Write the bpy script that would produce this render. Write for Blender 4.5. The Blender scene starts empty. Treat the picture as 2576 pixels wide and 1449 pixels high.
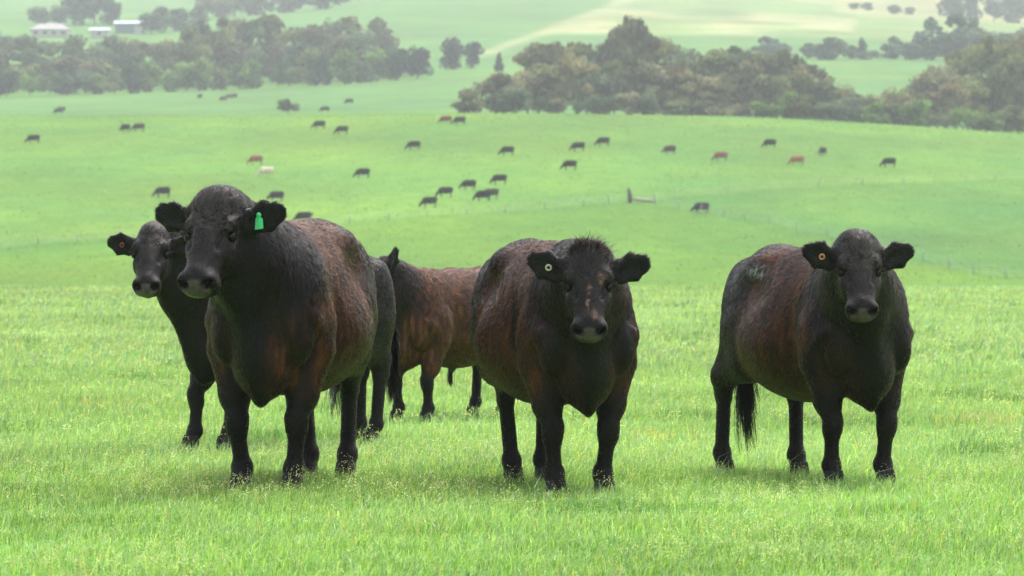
import bpy, math, random, time
import numpy as np
from mathutils import Vector, Matrix, noise

SC = bpy.context.scene
COL = SC.collection
T0 = time.time()

# ------------------------------------------------------------------ camera
F = 11750.0          # focal length in pixels of a 2576 px wide frame
CAM_H = 1.43
HOR = 568.0          # horizon row
CX = 1288.0
cam_d = bpy.data.cameras.new('camera')
cam = bpy.data.objects.new('camera', cam_d)
COL.objects.link(cam)
cam.location = (0, 0, CAM_H)
cam.rotation_euler = (math.radians(90) - math.atan((724.5 - HOR) / F), 0, 0)
cam_d.sensor_width = 36.0
cam_d.lens = 36.0 * F / 2576.0
cam_d.clip_start = 0.5
cam_d.clip_end = 9000.0
cam_d.dof.use_dof = True
cam_d.dof.focus_distance = 25.6
cam_d.dof.aperture_fstop = 8.5
SC.camera = cam
SC.render.resolution_x = 1024
SC.render.resolution_y = 576

# ------------------------------------------------------------------ light
SUN_EL, SUN_AZ = math.radians(64), math.radians(28)     # azimuth clockwise from +Y (behind the herd)
world = bpy.data.worlds.new('World')
SC.world = world
world.use_nodes = True
wn = world.node_tree.nodes
wl = world.node_tree.links
wn.clear()
sky = wn.new('ShaderNodeTexSky')
sky.sky_type = 'NISHITA'
sky.sun_disc = False
sky.sun_elevation = SUN_EL
sky.sun_rotation = SUN_AZ
sky.air_density = 1.0
sky.dust_density = 4.0
sky.ozone_density = 1.0
hs = wn.new('ShaderNodeHueSaturation')
hs.inputs['Saturation'].default_value = 0.45
bg = wn.new('ShaderNodeBackground')
bg.inputs['Strength'].default_value = 0.13
wo = wn.new('ShaderNodeOutputWorld')
wl.new(sky.outputs[0], hs.inputs['Color'])
wl.new(hs.outputs[0], bg.inputs[0])
wl.new(bg.outputs[0], wo.inputs[0])

sun_d = bpy.data.lights.new('sun', 'SUN')
sun_d.energy = 1.5
sun_d.angle = math.radians(24)
sun_d.color = (1.0, 0.96, 0.9)
sun = bpy.data.objects.new('sun', sun_d)
COL.objects.link(sun)
sd = Vector((math.sin(SUN_AZ) * math.cos(SUN_EL), math.cos(SUN_AZ) * math.cos(SUN_EL), math.sin(SUN_EL)))
sun.rotation_euler = sd.to_track_quat('Z', 'Y').to_euler()
sun.location = (0, 0, 300)

SC.view_settings.view_transform = 'Standard'
SC.view_settings.look = 'None'
SC.view_settings.exposure = 1.5
SC.view_settings.gamma = 1.0
SC.view_settings.use_curve_mapping = False
SC.render.engine = 'CYCLES'
SC.cycles.use_denoising = True
SC.cycles.max_bounces = 8
SC.cycles.diffuse_bounces = 3
SC.cycles.glossy_bounces = 3
SC.cycles.transmission_bounces = 4
SC.cycles.transparent_max_bounces = 8
SC.cycles.volume_bounces = 0
SC.cycles.caustics_reflective = False
SC.cycles.caustics_refractive = False

rng = np.random.default_rng(7)
random.seed(7)

# ------------------------------------------------------------------ helpers
def s2l(r, g, b):
    f = lambda c: (c / 255 / 12.92) if c / 255 <= 0.04045 else ((c / 255 + 0.055) / 1.055) ** 2.4
    return (f(r), f(g), f(b))

def tag(o, label=None, cat=None, group=None, kind=None):
    if label: o['label'] = label
    if cat: o['category'] = cat
    if group: o['group'] = group
    if kind: o['kind'] = kind
    return o

def link(name, data, parent=None, loc=None):
    o = bpy.data.objects.new(name, data)
    COL.objects.link(o)
    if parent is not None: o.parent = parent
    if loc is not None: o.location = loc
    return o

def np_mesh(name, co, faces4=None, faces3=None, mat=None, smooth=True, attrs=None):
    """mesh from numpy arrays; attrs: dict name -> (type, domain, flat array)"""
    me = bpy.data.meshes.new(name)
    co = np.asarray(co, np.float32)
    n4 = 0 if faces4 is None else len(faces4)
    n3 = 0 if faces3 is None else len(faces3)
    parts, starts, tot = [], [], []
    off = 0
    if n4:
        parts.append(np.asarray(faces4, np.int32).ravel()); starts.append(np.arange(n4) * 4); tot.append(np.full(n4, 4)); off = n4 * 4
    if n3:
        parts.append(np.asarray(faces3, np.int32).ravel()); starts.append(off + np.arange(n3) * 3); tot.append(np.full(n3, 3))
    loops = np.concatenate(parts)
    me.vertices.add(len(co)); me.vertices.foreach_set('co', co.ravel())
    me.loops.add(len(loops)); me.loops.foreach_set('vertex_index', loops)
    me.polygons.add(n4 + n3)
    me.polygons.foreach_set('loop_start', np.concatenate(starts).astype(np.int32))
    me.polygons.foreach_set('loop_total', np.concatenate(tot).astype(np.int32))
    me.polygons.foreach_set('use_smooth', np.full(n4 + n3, smooth))
    me.update(calc_edges=True)
    for k, (ty, dom, arr) in (attrs or {}).items():
        a = me.attributes.new(k, ty, dom)
        a.data.foreach_set('value' if ty == 'FLOAT' else ('color' if ty == 'FLOAT_COLOR' else 'vector'), np.asarray(arr, np.float32).ravel())
    if mat: me.materials.append(mat)
    return me

class NT:
    def __init__(self, name):
        self.m = bpy.data.materials.new(name)
        self.m.use_nodes = True
        self.t = self.m.node_tree
        self.t.nodes.clear()
        self.out = self.t.nodes.new('ShaderNodeOutputMaterial')
    def n(self, ty, **kw):
        o = self.t.nodes.new(ty)
        for k, v in kw.items(): setattr(o, k, v)
        return o
    def l(self, a, b): self.t.links.new(a, b)
    def mix(self, fac, a, b, mode='MIX'):
        o = self.n('ShaderNodeMix', data_type='RGBA', blend_type=mode)
        for s, v in ((0, fac), (6, a), (7, b)):
            if isinstance(v, bpy.types.NodeSocket): self.l(v, o.inputs[s])
            else: o.inputs[s].default_value = v if s == 0 else (tuple(v) + (1,))[:4]
        return o.outputs[2]
    def math(self, op, a, b=0.0):
        o = self.n('ShaderNodeMath', operation=op)
        for s, v in ((0, a), (1, b)):
            if isinstance(v, bpy.types.NodeSocket): self.l(v, o.inputs[s])
            else: o.inputs[s].default_value = v
        return o.outputs[0]
    def noise(self, scale, detail=4, rough=0.6, vec=None, lo=0.3, hi=0.7):
        if vec is None:
            vec = self.n('ShaderNodeNewGeometry').outputs['Position']
        o = self.n('ShaderNodeTexNoise')
        if isinstance(scale, tuple):
            mp = self.n('ShaderNodeVectorMath', operation='MULTIPLY')
            mp.inputs[1].default_value = scale
            self.l(vec, mp.inputs[0]); vec = mp.outputs[0]; scale = 1.0
        o.inputs['Scale'].default_value = scale
        o.inputs['Detail'].default_value = detail
        o.inputs['Roughness'].default_value = rough
        self.l(vec, o.inputs['Vector'])
        r = self.n('ShaderNodeMapRange')
        r.inputs['From Min'].default_value = lo
        r.inputs['From Max'].default_value = hi
        self.l(o.outputs[0], r.inputs['Value'])
        return r.outputs[0]
    def attr(self, name, kind='GEOMETRY'):
        o = self.n('ShaderNodeAttribute', attribute_name=name, attribute_type=kind)
        return o
    def princ(self, color, rough=0.6, spec=0.5, bump=None, bstr=0.3, bdist=0.02):
        p = self.n('ShaderNodeBsdfPrincipled')
        if isinstance(color, bpy.types.NodeSocket): self.l(color, p.inputs['Base Color'])
        else: p.inputs['Base Color'].default_value = (*color, 1)
        if isinstance(rough, bpy.types.NodeSocket): self.l(rough, p.inputs['Roughness'])
        else: p.inputs['Roughness'].default_value = rough
        if isinstance(spec, bpy.types.NodeSocket): self.l(spec, p.inputs['Specular IOR Level'])
        else: p.inputs['Specular IOR Level'].default_value = spec
        if bump is not None:
            b = self.n('ShaderNodeBump')
            b.inputs['Strength'].default_value = bstr
            b.inputs['Distance'].default_value = bdist
            self.l(bump, b.inputs['Height']); self.l(b.outputs[0], p.inputs['Normal'])
        self.l(p.outputs[0], self.out.inputs[0])
        return p

def vnoise(P, freq, seed=0):
    """smooth value noise, vectorised, P (n,3) -> (n,) in 0..1"""
    P = np.asarray(P, np.float64) * freq + seed * 17.31
    i = np.floor(P).astype(np.int64); f = P - i
    f = f * f * (3 - 2 * f)
    def h(x, y, z):
        n = (x * 73856093) ^ (y * 19349663) ^ (z * 83492791) ^ (seed * 2654435)
        n = (n ^ (n >> 13)) * 1274126177 & 0x7fffffff
        n = (n ^ (n >> 16)) & 0xffffff
        return n / float(0xffffff)
    r = 0
    for dx in (0, 1):
        wx = f[:, 0] if dx else 1 - f[:, 0]
        for dy in (0, 1):
            wy = f[:, 1] if dy else 1 - f[:, 1]
            for dz in (0, 1):
                wz = f[:, 2] if dz else 1 - f[:, 2]
                r = r + wx * wy * wz * h(i[:, 0] + dx, i[:, 1] + dy, i[:, 2] + dz)
    return r

def fbm(P, freq, oct=3, seed=0):
    r, a, s = 0, 1.0, 0
    for o in range(oct):
        r = r + a * vnoise(P, freq * 2 ** o, seed + o); s += a; a *= 0.5
    return r / s

# ------------------------------------------------------------------ terrain
# the lie of the land: rows of (distance, screen row seen from the gate) for columns across the view;
# turned into heights above the near field
U_COLS = np.array([-1200, 0, 600, 1000, 1250, 1800, 2200, 2576, 3600], float)
PROF = [  # distance: row at each column
    (106,  [727] * 9),
    (135,  [738, 738, 738, 738, 738, 736, 730, 722, 720]),
    (200,  [775] * 9),
    (300,  [765] * 9),
    (390,  [742, 742, 742, 742, 742, 735, 728, 720, 715]),
    (430,  [705, 705, 705, 706, 706, 700, 692, 690, 690]),
    (470,  [655, 652, 650, 650, 650, 645, 640, 640, 640]),
    (520,  [580, 575, 570, 566, 566, 566, 572, 580, 590]),
    (566,  [510, 508, 504, 500, 498, 497, 500, 505, 510]),
    (640,  [425, 420, 416, 412, 408, 408, 412, 425, 440]),
    (720,  [340, 338, 336, 333, 328, 328, 335, 355, 380]),
    (780,  [300, 300, 298, 293, 288, 297, 312, 338, 380]),
    (810,  [292, 291, 289, 285, 281, 292, 309, 334, 375]),
    (850,  [294, 293, 291, 286, 284, 297, 316, 342, 380]),
    (930,  [300, 295, 290, 284, 282, 300, 322, 345, 380]),
    (1050, [285, 277, 262, 245, 238, 262, 280, 300, 330]),
    (1160, [268, 261, 243, 214, 204, 215, 232, 240, 260]),
    (1260, [255, 245, 225, 200, 186, 190, 196, 198, 210]),
    (1360, [215, 205, 190, 175, 160, 160, 158, 160, 170]),
    (1500, [165, 160, 150, 140, 125, 125, 125, 130, 140]),
    (1700, [100, 96, 88, 78, 78, 82, 92, 102, 120]),
    (1900, [60, 56, 52, 10, 30, 46, 62, 80, 100]),
    (2100, [40, 36, 38, -5, -6, 6, 42, 62, 90]),
    (2400, [10, 6, 20, 0, -40, -28, 18, 40, 60]),
    (2800, [-60, -60, -50, -60, -90, -70, -30, -10, 10]),
    (3400, [-150, -150, -150, -150, -160, -150, -120, -110, -100]),
    (5200, [-200] * 9),
]
pd = np.array([p[0] for p in PROF], float)
pz = CAM_H + (HOR - np.array([p[1] for p in PROF], float)) * pd[:, None] / F
TD = np.arange(0, 5210, 10.0)
TU = np.linspace(-1200, 3600, 97)
tz = np.zeros((len(TD), len(TU)))
tmp = np.array([[np.interp(u, U_COLS, row) for u in TU] for row in pz])
for j in range(len(TU)):
    tz[:, j] = np.interp(TD, np.concatenate([[0], pd]), np.concatenate([[0], tmp[:, j]]))
def _blur(a, n, ax):
    k = np.hanning(n + 2)[1:-1]; k /= k.sum()
    pad = [(0, 0), (0, 0)]; pad[ax] = (n // 2, n // 2)
    b = np.pad(a, pad, mode='edge')
    return np.apply_along_axis(lambda v: np.convolve(v, k, 'valid'), ax, b)
near = TD <= 104
tzs = _blur(_blur(tz, 5, 0), 11, 1)
tzs[near] = 0
def terrain_z(X, Y):
    X = np.asarray(X, float); Y = np.asarray(Y, float)
    u = np.clip(CX + X / np.maximum(Y, 60.0) * F, -1199.9, 3599.9)
    i = np.clip(Y / 10.0, 0, len(TD) - 1.001); j = (u + 1200) / 50.0
    i0 = np.floor(i).astype(int); j0 = np.minimum(np.floor(j).astype(int), len(TU) - 2)
    fi = i - i0; fj = j - j0
    z = (tzs[i0, j0] * (1 - fi) * (1 - fj) + tzs[i0 + 1, j0] * fi * (1 - fj)
         + tzs[i0, j0 + 1] * (1 - fi) * fj + tzs[i0 + 1, j0 + 1] * fi * fj)
    return z

def ground_at(px, py, dmin=115.0, dmax=3000.0):
    """the first ground point seen at column px, row py beyond dmin -> (X, Y, Z)"""
    D = np.arange(dmin, dmax, 2.0)
    X = (px - CX) / F * D
    z = terrain_z(X, D)
    row = HOR - (z - CAM_H) * F / D
    k = np.nonzero(row <= py)[0]
    k = k[0] if len(k) else len(D) - 1
    return float(X[k]), float(D[k]), float(z[k])

def at(px, D, z=None):
    X = (px - CX) / F * D
    return (X, D, float(terrain_z(X, D)) if z is None else z)
# ------------------------------------------------------------------ cattle: one skin grown from blended muscle shapes
def vec(*a): return np.array(a, float)
def unit(v): v = np.asarray(v, float); return v / (np.linalg.norm(v) + 1e-9)

class Prim:
    __slots__ = ('a', 'd', 'L', 'u', 'w', 'ra', 'rb', 'rc', 'k', 'op', 'flow', 'brown', 'hl', 'reg')
    def __init__(s, a, b, ra, rb=None, rc=None, k=0.05, op=1, lat=(0, 1, 0), flow=(-1, 0, -.5), brown=0.3, hl=1.0, reg=0):
        s.a = np.array(a, float); b = np.array(b, float)
        ra = (ra, ra) if np.isscalar(ra) else ra
        rb = ra if rb is None else ((rb, rb) if np.isscalar(rb) else rb)
        s.ra, s.rb = ra, rb
        L = np.linalg.norm(b - s.a)
        s.L = L
        lat = unit(lat)
        if L > 1e-6: s.d = (b - s.a) / L
        else: s.d = unit(np.cross(lat, (0.013, 0.0, 1.0)))
        s.u = unit(lat - s.d * np.dot(lat, s.d))
        s.w = np.cross(s.d, s.u)
        s.rc = rc if rc is not None else 0.5 * (min(ra) + min(rb))
        s.k, s.op, s.flow, s.brown, s.hl, s.reg = k, op, unit(flow), brown, hl, reg
    def dist(s, P):
        q = P - s.a.astype(P.dtype)
        ax = q @ s.d.astype(P.dtype)
        t = np.clip(ax / s.L, 0, 1) if s.L > 1e-6 else 0.0
        c = ax - t * s.L
        uu = q @ s.u.astype(P.dtype); ww = q @ s.w.astype(P.dtype)
        ru = s.ra[0] + (s.rb[0] - s.ra[0]) * t
        rw = s.ra[1] + (s.rb[1] - s.ra[1]) * t
        a1, b1, c1 = uu / ru, ww / rw, c / s.rc
        k0 = np.sqrt(a1 * a1 + b1 * b1 + c1 * c1) + 1e-6
        k1 = np.sqrt((a1 / ru) ** 2 + (b1 / rw) ** 2 + (c1 / s.rc) ** 2) + 1e-6
        return k0 * (k0 - 1) / k1
    def bbox(s):
        r = max(max(s.ra), max(s.rb), s.rc)
        b = s.a + s.d * s.L
        return np.minimum(s.a, b) - r, np.maximum(s.a, b) + r

def ell(c, r, ax=None, **kw):
    """ellipsoid, radii along x, y, z (or along the three rows of ax)"""
    ax = np.eye(3) if ax is None else np.array(ax, float)
    p = Prim(c, c, (r[1], r[2]), rc=r[0], **kw)
    p.d, p.u, p.w = unit(ax[0]), unit(ax[1]), unit(ax[2])
    m = max(r)
    return p

def ell_bbox(p):
    r = max(max(p.ra), max(p.rb), p.rc)
    b = p.a + p.d * p.L
    return np.minimum(p.a, b) - r, np.maximum(p.a, b) + r

def grow(prims, h):
    lo = np.min([ell_bbox(p)[0] for p in prims if p.op > 0], 0) - 3 * h
    hi = np.max([ell_bbox(p)[1] for p in prims if p.op > 0], 0) + 3 * h
    lo[2] = -0.02
    n = np.ceil((hi - lo) / h).astype(int) + 1
    fld = np.full(n, 0.25, np.float32)
    gx, gy, gz = [(lo[i] + h * np.arange(n[i])).astype(np.float32) for i in range(3)]
    for p in prims:
        b0, b1 = ell_bbox(p)
        m = p.k + 3 * h
        i0 = np.clip(np.floor((b0 - m - lo) / h).astype(int), 0, n - 1)
        i1 = np.clip(np.ceil((b1 + m - lo) / h).astype(int) + 1, 1, n)
        sl = tuple(slice(i0[k], i1[k]) for k in range(3))
        X, Y, Z = np.meshgrid(gx[sl[0]], gy[sl[1]], gz[sl[2]], indexing='ij')
        sh = X.shape
        d = p.dist(np.stack([X.ravel(), Y.ravel(), Z.ravel()], 1)).reshape(sh).astype(np.float32)
        f = fld[sl]
        if p.op > 0:
            hh = np.maximum(p.k - np.abs(f - d), 0) / p.k
            fld[sl] = np.minimum(f, d) - hh * hh * p.k * 0.25
        else:
            d = -d
            hh = np.maximum(p.k - np.abs(f - d), 0) / p.k
            fld[sl] = np.maximum(f, d) + hh * hh * p.k * 0.25
    # surface nets
    s = fld < 0
    cnt = np.zeros(np.array(n) - 1, np.int8)
    for dx in (0, 1):
        for dy in (0, 1):
            for dz in (0, 1):
                cnt += s[dx:n[0] - 1 + dx, dy:n[1] - 1 + dy, dz:n[2] - 1 + dz]
    act = np.argwhere((cnt > 0) & (cnt < 8))
    idx = np.full(cnt.shape, -1, np.int32)
    idx[tuple(act.T)] = np.arange(len(act))
    acc = np.zeros((len(act), 3)); num = np.zeros(len(act))
    cor = [(0, 0, 0), (1, 0, 0), (0, 1, 0), (1, 1, 0), (0, 0, 1), (1, 0, 1), (0, 1, 1), (1, 1, 1)]
    vals = [fld[act[:, 0] + c[0], act[:, 1] + c[1], act[:, 2] + c[2]] for c in cor]
    for a in range(8):
        for b in range(a + 1, 8):
            df = np.abs(np.array(cor[a]) - np.array(cor[b]))
            if df.sum() != 1: continue
            va, vb = vals[a], vals[b]
            m = (va < 0) != (vb < 0)
            t = va / np.where(m, va - vb, 1)
            pos = np.array(cor[a])[None] + t[:, None] * (np.array(cor[b]) - np.array(cor[a]))[None]
            acc[m] += pos[m]; num[m] += 1
    V = (act + acc / num[:, None]) * h + lo
    quads = []
    for ax in range(3):
        o1, o2 = [(1, 2), (2, 0), (0, 1)][ax]
        sa = [slice(None)] * 3; sb = [slice(None)] * 3
        sa[ax] = slice(0, n[ax] - 1); sb[ax] = slice(1, n[ax])
        ch = s[tuple(sa)] != s[tuple(sb)]
        e = np.argwhere(ch)
        e = e[(e[:, o1] > 0) & (e[:, o2] > 0) & (e[:, o1] < n[o1] - 1) & (e[:, o2] < n[o2] - 1)]
        inside = s[tuple(e.T)]
        q = []
        for (da, db) in ((-1, -1), (0, -1), (0, 0), (-1, 0)):
            c = e.copy(); c[:, o1] += da; c[:, o2] += db
            q.append(idx[tuple(c.T)])
        q = np.stack(q, 1)
        q[~inside] = q[~inside][:, ::-1]
        quads.append(q)
    Q = np.concatenate(quads)
    Q = Q[(Q >= 0).all(1)]
    return V, Q

def skin_attrs(V, prims):
    W = 0; fl = 0; br = 0; hl = 0
    reg = np.zeros((len(V), 8)) 
    for p in prims:
        if p.op < 0: continue
        d = p.dist(V)
        w = np.exp(-np.clip(d, -0.01, 1) / 0.022)
        W = W + w
        fl = fl + w[:, None] * p.flow[None]
        br = br + w * p.brown; hl = hl + w * p.hl
        reg[:, p.reg] += w
    return fl / W[:, None], br / W, hl / W, reg / W[:, None]

def vnormals(V, Q):
    n = np.cross(V[Q[:, 2]] - V[Q[:, 0]], V[Q[:, 3]] - V[Q[:, 1]])
    N = np.zeros_like(V)
    for k in range(4):
        for c in range(3):
            N[:, c] += np.bincount(Q[:, k], weights=n[:, c], minlength=len(V))
    return N / (np.linalg.norm(N, axis=1)[:, None] + 1e-12)

def head_frame(yaw_f, pitch, roll=0.0):
    """yaw_f: horizontal facing unit vector (cow frame), pitch: how far the face points down"""
    f = unit((yaw_f[0], yaw_f[1], 0)); up = vec(0, 0, 1)
    side = np.cross(up, f)           # animal's left
    up2 = up * math.cos(roll) + side * math.sin(roll)
    side2 = side * math.cos(roll) - up * math.sin(roll)
    X = f * math.cos(pitch) - up2 * math.sin(pitch)
    Z = f * math.sin(pitch) + up2 * math.cos(pitch)
    return X, side2, Z, f, up2

def cow_prims(sp):
    """all shapes of one animal in its own frame: x forward, y left, z up"""
    P = []
    br = sp.get('brown', 1.0)
    fat = sp.get('fat', 1.0)
    down = (-.35, 0, -1)
    B1, B2 = 0.75 * br, 1.0 * br
    # trunk
    P.append(ell((-.10, 0, .87), (.66, .325 * fat, .415), k=.05, flow=(-.75, 0, -.75), brown=B2, reg=0))
    P.append(ell((-.13, 0, .75), (.50, .390 * fat, .285), k=.10, flow=(-.6, 0, -.8), brown=B2, reg=0))
    P.append(ell((.36, 0, .88), (.40, .250, .405), k=.08, flow=(-.4, 0, -1), brown=B1, reg=0))
    P.append(Prim((-.80, 0, 1.15), (-.55, 0, 1.19), (.10, .08), (.13, .09), k=.12, flow=(-1, 0, -.3), brown=.45 * br, reg=1))
    P.append(Prim((-.55, 0, 1.19), (-.05, 0, 1.16), (.13, .09), (.12, .09), k=.10, flow=(-1, 0, -.3), brown=.4 * br, reg=1))
    P.append(Prim((-.05, 0, 1.16), (.46, 0, 1.18), (.12, .09), (.085, .09), k=.10, flow=(-1, 0, -.4), brown=.5 * br, reg=1))
    P.append(ell((-.60, 0, .97), (.30, .235, .29), k=.10, flow=(-.6, 0, -.8), brown=.55 * br, reg=2))
    P.append(ell((.66, 0, .66), (.20, .155, .215), k=.10, flow=(0, 0, -1), brown=.55 * br, reg=3))
    P.append(ell((.73, 0, .535), (.10, .050, .12), k=.04, flow=(0, 0, -1), brown=.2 * br, reg=3))
    P.append(ell((.68, 0, .86), (.14, .16, .20), k=.08, flow=(0, 0, -1), brown=.2 * br, reg=3))
    for s in (1, -1):
        P.append(ell((-.38, s * .175 * fat, 1.18), (.11, .07, .06), k=.14, flow=(-.8, 0, -.5), brown=.6 * br, reg=2))   # hook bone
        P.append(ell((-.79, s * .105, 1.13), (.06, .05, .07), k=.09, flow=(-.5, 0, -1), brown=.4 * br, reg=2))       # pin bone
        P.append(ell((-.61, s * .18, .86), (.21, .11, .30), k=.09, flow=(-.4, 0, -1), brown=.35 * br, reg=2))     # thigh
        P.append(ell((-.73, s * .155, .92), (.13, .095, .27), k=.08, flow=(-.2, 0, -1), brown=.3 * br, reg=2))
        # shoulder blade, point of shoulder, triceps
        P.append(Prim((.38, s * .125, 1.13), (.62, s * .205, .80), (.055, .12), (.085, .13), k=.045, flow=(-.2, 0, -1), brown=.55 * br, reg=4, lat=(0, 1, 0)))
        P.append(ell((.47, s * .222, .80), (.145, .088, .18), k=.045, flow=(-.1, 0, -1), brown=.7 * br, reg=4))
        P.append(ell((.69, s * .160, .76), (.11, .088, .15), k=.03, flow=(0, 0, -1), brown=.45 * br, reg=3))
    # legs
    for s in (1, -1):
        P.append(ell((-.24, s * .345 * fat, 1.09), (.15, .07, .08), k=.12, op=-1))      # hollow in front of the hip
        P.append(ell((.27, s * .345, .80), (.035, .05, .24), k=.09, op=-1))             # behind the shoulder
        P.append(Prim((.50, s * .235, 1.08), (.70, s * .235, .90), (.05, .02), (.05, .02), k=.06, op=-1, lat=(0, 1, 0)))   # between neck and shoulder
    hv = sp['hooves']  # fl fr rl rr
    for i, s in ((0, 1), (1, -1)):
        hx, hy = hv[i]
        el = vec(.50, s * .195, .62)
        kn = vec(.50 + .62 * (hx - .50) + .035, s * .175 + .6 * (hy - s * .175), .345)
        fe = vec(hx - .02, hy, .115)
        P.append(Prim(el + (0, 0, .05), el * .45 + kn * .55, (.110, .125), (.070, .082), k=.06, flow=(0, 0, -1), brown=.60 * br, hl=.7, reg=5))
        P.append(Prim(el * .45 + kn * .55, kn + (0, 0, .03), (.070, .082), (.050, .056), k=.035, flow=(0, 0, -1), brown=.1 * br, hl=.55, reg=5))
        P.append(ell(kn + (.012, 0, 0), (.052, .054, .058), k=.03, flow=(0, 0, -1), brown=.05, hl=.5, reg=5))
        P.append(ell(kn + (.0, 0, -.045), (.048, .047, .05), k=.035, flow=(0, 0, -1), brown=.05, hl=.5, reg=5))
        P.append(Prim(kn + (-.005, 0, -.05), fe, (.038, .043), (.039, .044), k=.03, flow=(0, 0, -1), brown=.05, hl=.5, reg=5))
        P.append(ell(fe + (-.005, 0, -.005), (.047, .046, .045), k=.03, flow=(0, 0, -1), brown=.05, hl=.6, reg=5))
        P.append(Prim(fe, vec(hx + .015, hy, .05), (.043, .043), (.050, .050), k=.025, flow=(.3, 0, -1), brown=.05, hl=.5, reg=5))
    for i, s in ((2, 1), (3, -1)):
        hx, hy = hv[i]
        ho = vec(-.71 + .85 * (hx + .64), s * .17 + .75 * (hy - s * .17), .455)
        st = vec(-.45 + .35 * (hx + .64), s * .205, .66)
        fe = vec(hx - .03, hy, .125)
        P.append(Prim(vec(-.56, s * .17, .86), st, (.12, .19), (.085, .12), k=.08, flow=(0, 0, -1), brown=.35 * br, hl=.9, reg=2))
        P.append(Prim(vec(-.67, s * .16, .80), ho + (0.0, 0, .12), (.105, .17), (.062, .085), k=.07, flow=(-.1, 0, -1), brown=.3 * br, hl=.8, reg=5))
        P.append(Prim(st, ho + (.03, 0, .10), (.085, .10), (.055, .06), k=.07, flow=(-.2, 0, -1), brown=.2 * br, hl=.7, reg=5))
        P.append(Prim(ho + (0, 0, .12), ho, (.046, .08), (.042, .062), k=.035, flow=(0, 0, -1), brown=.1 * br, hl=.6, reg=5))
        P.append(ell(ho + (-.035, 0, .02), (.04, .036, .05), k=.03, flow=(0, 0, -1), brown=.1, hl=.6, reg=5))
        P.append(Prim(ho + (.0, 0, -.02), fe, (.038, .052), (.038, .042), k=.03, flow=(0, 0, -1), brown=.06, hl=.6, reg=5))
        P.append(ell(fe, (.046, .045, .045), k=.03, flow=(0, 0, -1), brown=.05, hl=.6, reg=5))
        P.append(Prim(fe, vec(hx + .015, hy, .05), (.043, .043), (.050, .050), k=.025, flow=(.3, 0, -1), brown=.05, hl=.5, reg=5))
    # head
    hx_, hy_, hz_, hf, hu = head_frame(sp['face'], sp['pitch'], sp.get('roll', 0))
    O = np.array(sp['poll'], float)
    S = sp.get('head', 1.0)
    H = lambda x, y, z: O + S * (hx_ * x + hy_ * y + hz_ * z)
    ax = (hx_, hy_, hz_)
    fx = tuple(hx_ + hz_ * 0.05)
    hk = dict(flow=fx, brown=sp.get('hbrown', .12), hl=.42, reg=6)
    def E(c, r, **kw):
        a = dict(hk); a.update(kw)
        P.append(ell(H(*c), tuple(S * v for v in r), ax=ax, **a))
    def C(a_, b_, ra, rb, rc=None, **kw):
        a = dict(hk); a.update(kw)
        P.append(Prim(H(*a_), H(*b_), tuple(S * v for v in ra), tuple(S * v for v in rb), rc=(rc or min(ra)) * S, lat=hy_, **a))
    # neck
    nb = H(.03, 0, -.15)
    nt = vec(.58, 0, 1.0)
    nmid = nt * .5 + nb * .5 + vec(0, 0, -.02)
    th = sp.get('neck', 1.0)
    nfl = (-.15, 0, -1)
    P.append(Prim(nt, nmid, (.225 * th, .30), (.165 * th, .235), k=.10, flow=nfl, brown=.2 * br, hl=1.2, reg=7))
    P.append(Prim(nmid, nb, (.165 * th, .235), (.12 * th, .165), k=.08, flow=nfl, brown=.15 * br, hl=1.1, reg=7))
    P.append(Prim(vec(.46, 0, 1.15), H(.0, 0, -.08), (.085 * th, .09), (.075 * th, .075), k=.10, flow=nfl, brown=.3 * br, hl=1.2, reg=7))
    thr = H(.17, 0, -.22)
    P.append(Prim(thr, vec(.80, 0, .78) * .5 + thr * .5, (.07, .075), (.06, .08), k=.09, flow=(0, 0, -1), brown=.1, hl=1.0, reg=7))
    P.append(Prim(vec(.80, 0, .78) * .5 + thr * .5, vec(.76, 0, .60), (.06, .08), (.055, .09), k=.09, flow=(0, 0, -1), brown=.1, hl=1.0, reg=7))
    P.append(Prim(H(.20, 0, -.255), (vec(.84, 0, .80) + H(.20, 0, -.255)) * .5, (.018, .03), (.020, .05), k=.035, flow=(0, 0, -1), brown=.05, hl=.8, reg=7))
    P.append(Prim((vec(.84, 0, .80) + H(.20, 0, -.255)) * .5, vec(.83, 0, .62), (.020, .05), (.024, .05), k=.035, flow=(0, 0, -1), brown=.05, hl=.8, reg=7))
    # skull
    pw = sp.get('pollw', 1.0)
    E((.085, 0, -.09), (.115, .100, .110), k=.05)
    E((.018, 0, -.035), (.058, .058 * pw, .055), k=.075, hl=1.0, flow=tuple(hx_ * .3 + hz_ * .6), reg=6)
    C((.125, 0, -.065), (.25, 0, -.058), (.119, .072), (.100, .06), k=.04)
    C((.24, 0, -.055), (.41, 0, -.055), (.100, .062), (.075, .055), k=.04)
    C((.20, 0, -.022), (.41, 0, -.022), (.052, .035), (.046, .032), k=.05)
    E((.15, 0, -.042), (.09, .098, .055), k=.04)
    for s in (1, -1):
        E((.138, s * .101, -.024), (.042, .030, .034), k=.022)                        # brow
        E((.245, s * .086, -.085), (.055, .026, .030), k=.03)                       # cheek bone under the eye
        E((.180, s * .080, -.145), (.12, .034, .080), k=.05, hl=.6)                  # jaw muscle
        C((.14, s * .055, -.215), (.38, s * .03, -.135), (.035, .04), (.03, .035), k=.05, hl=.6)
        E((.462, s * .064, -.034), (.042, .036, .046), k=.025, hl=.25)               # nostril wings
        E((.44, s * .055, -.105), (.05, .034, .04), k=.035, hl=.4)                  # lips
    E((.445, 0, -.065), (.070, .085, .076), k=.035, hl=.25)
    E((.480, 0, -.058), (.045, .066, .056), k=.025, hl=.1)
    E((.425, 0, -.145), (.055, .050, .030), k=.025, hl=.6)                          # chin
    # ears
    er = sp.get('ears', (((1, .38), (1, .38))))
    ears = []
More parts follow.
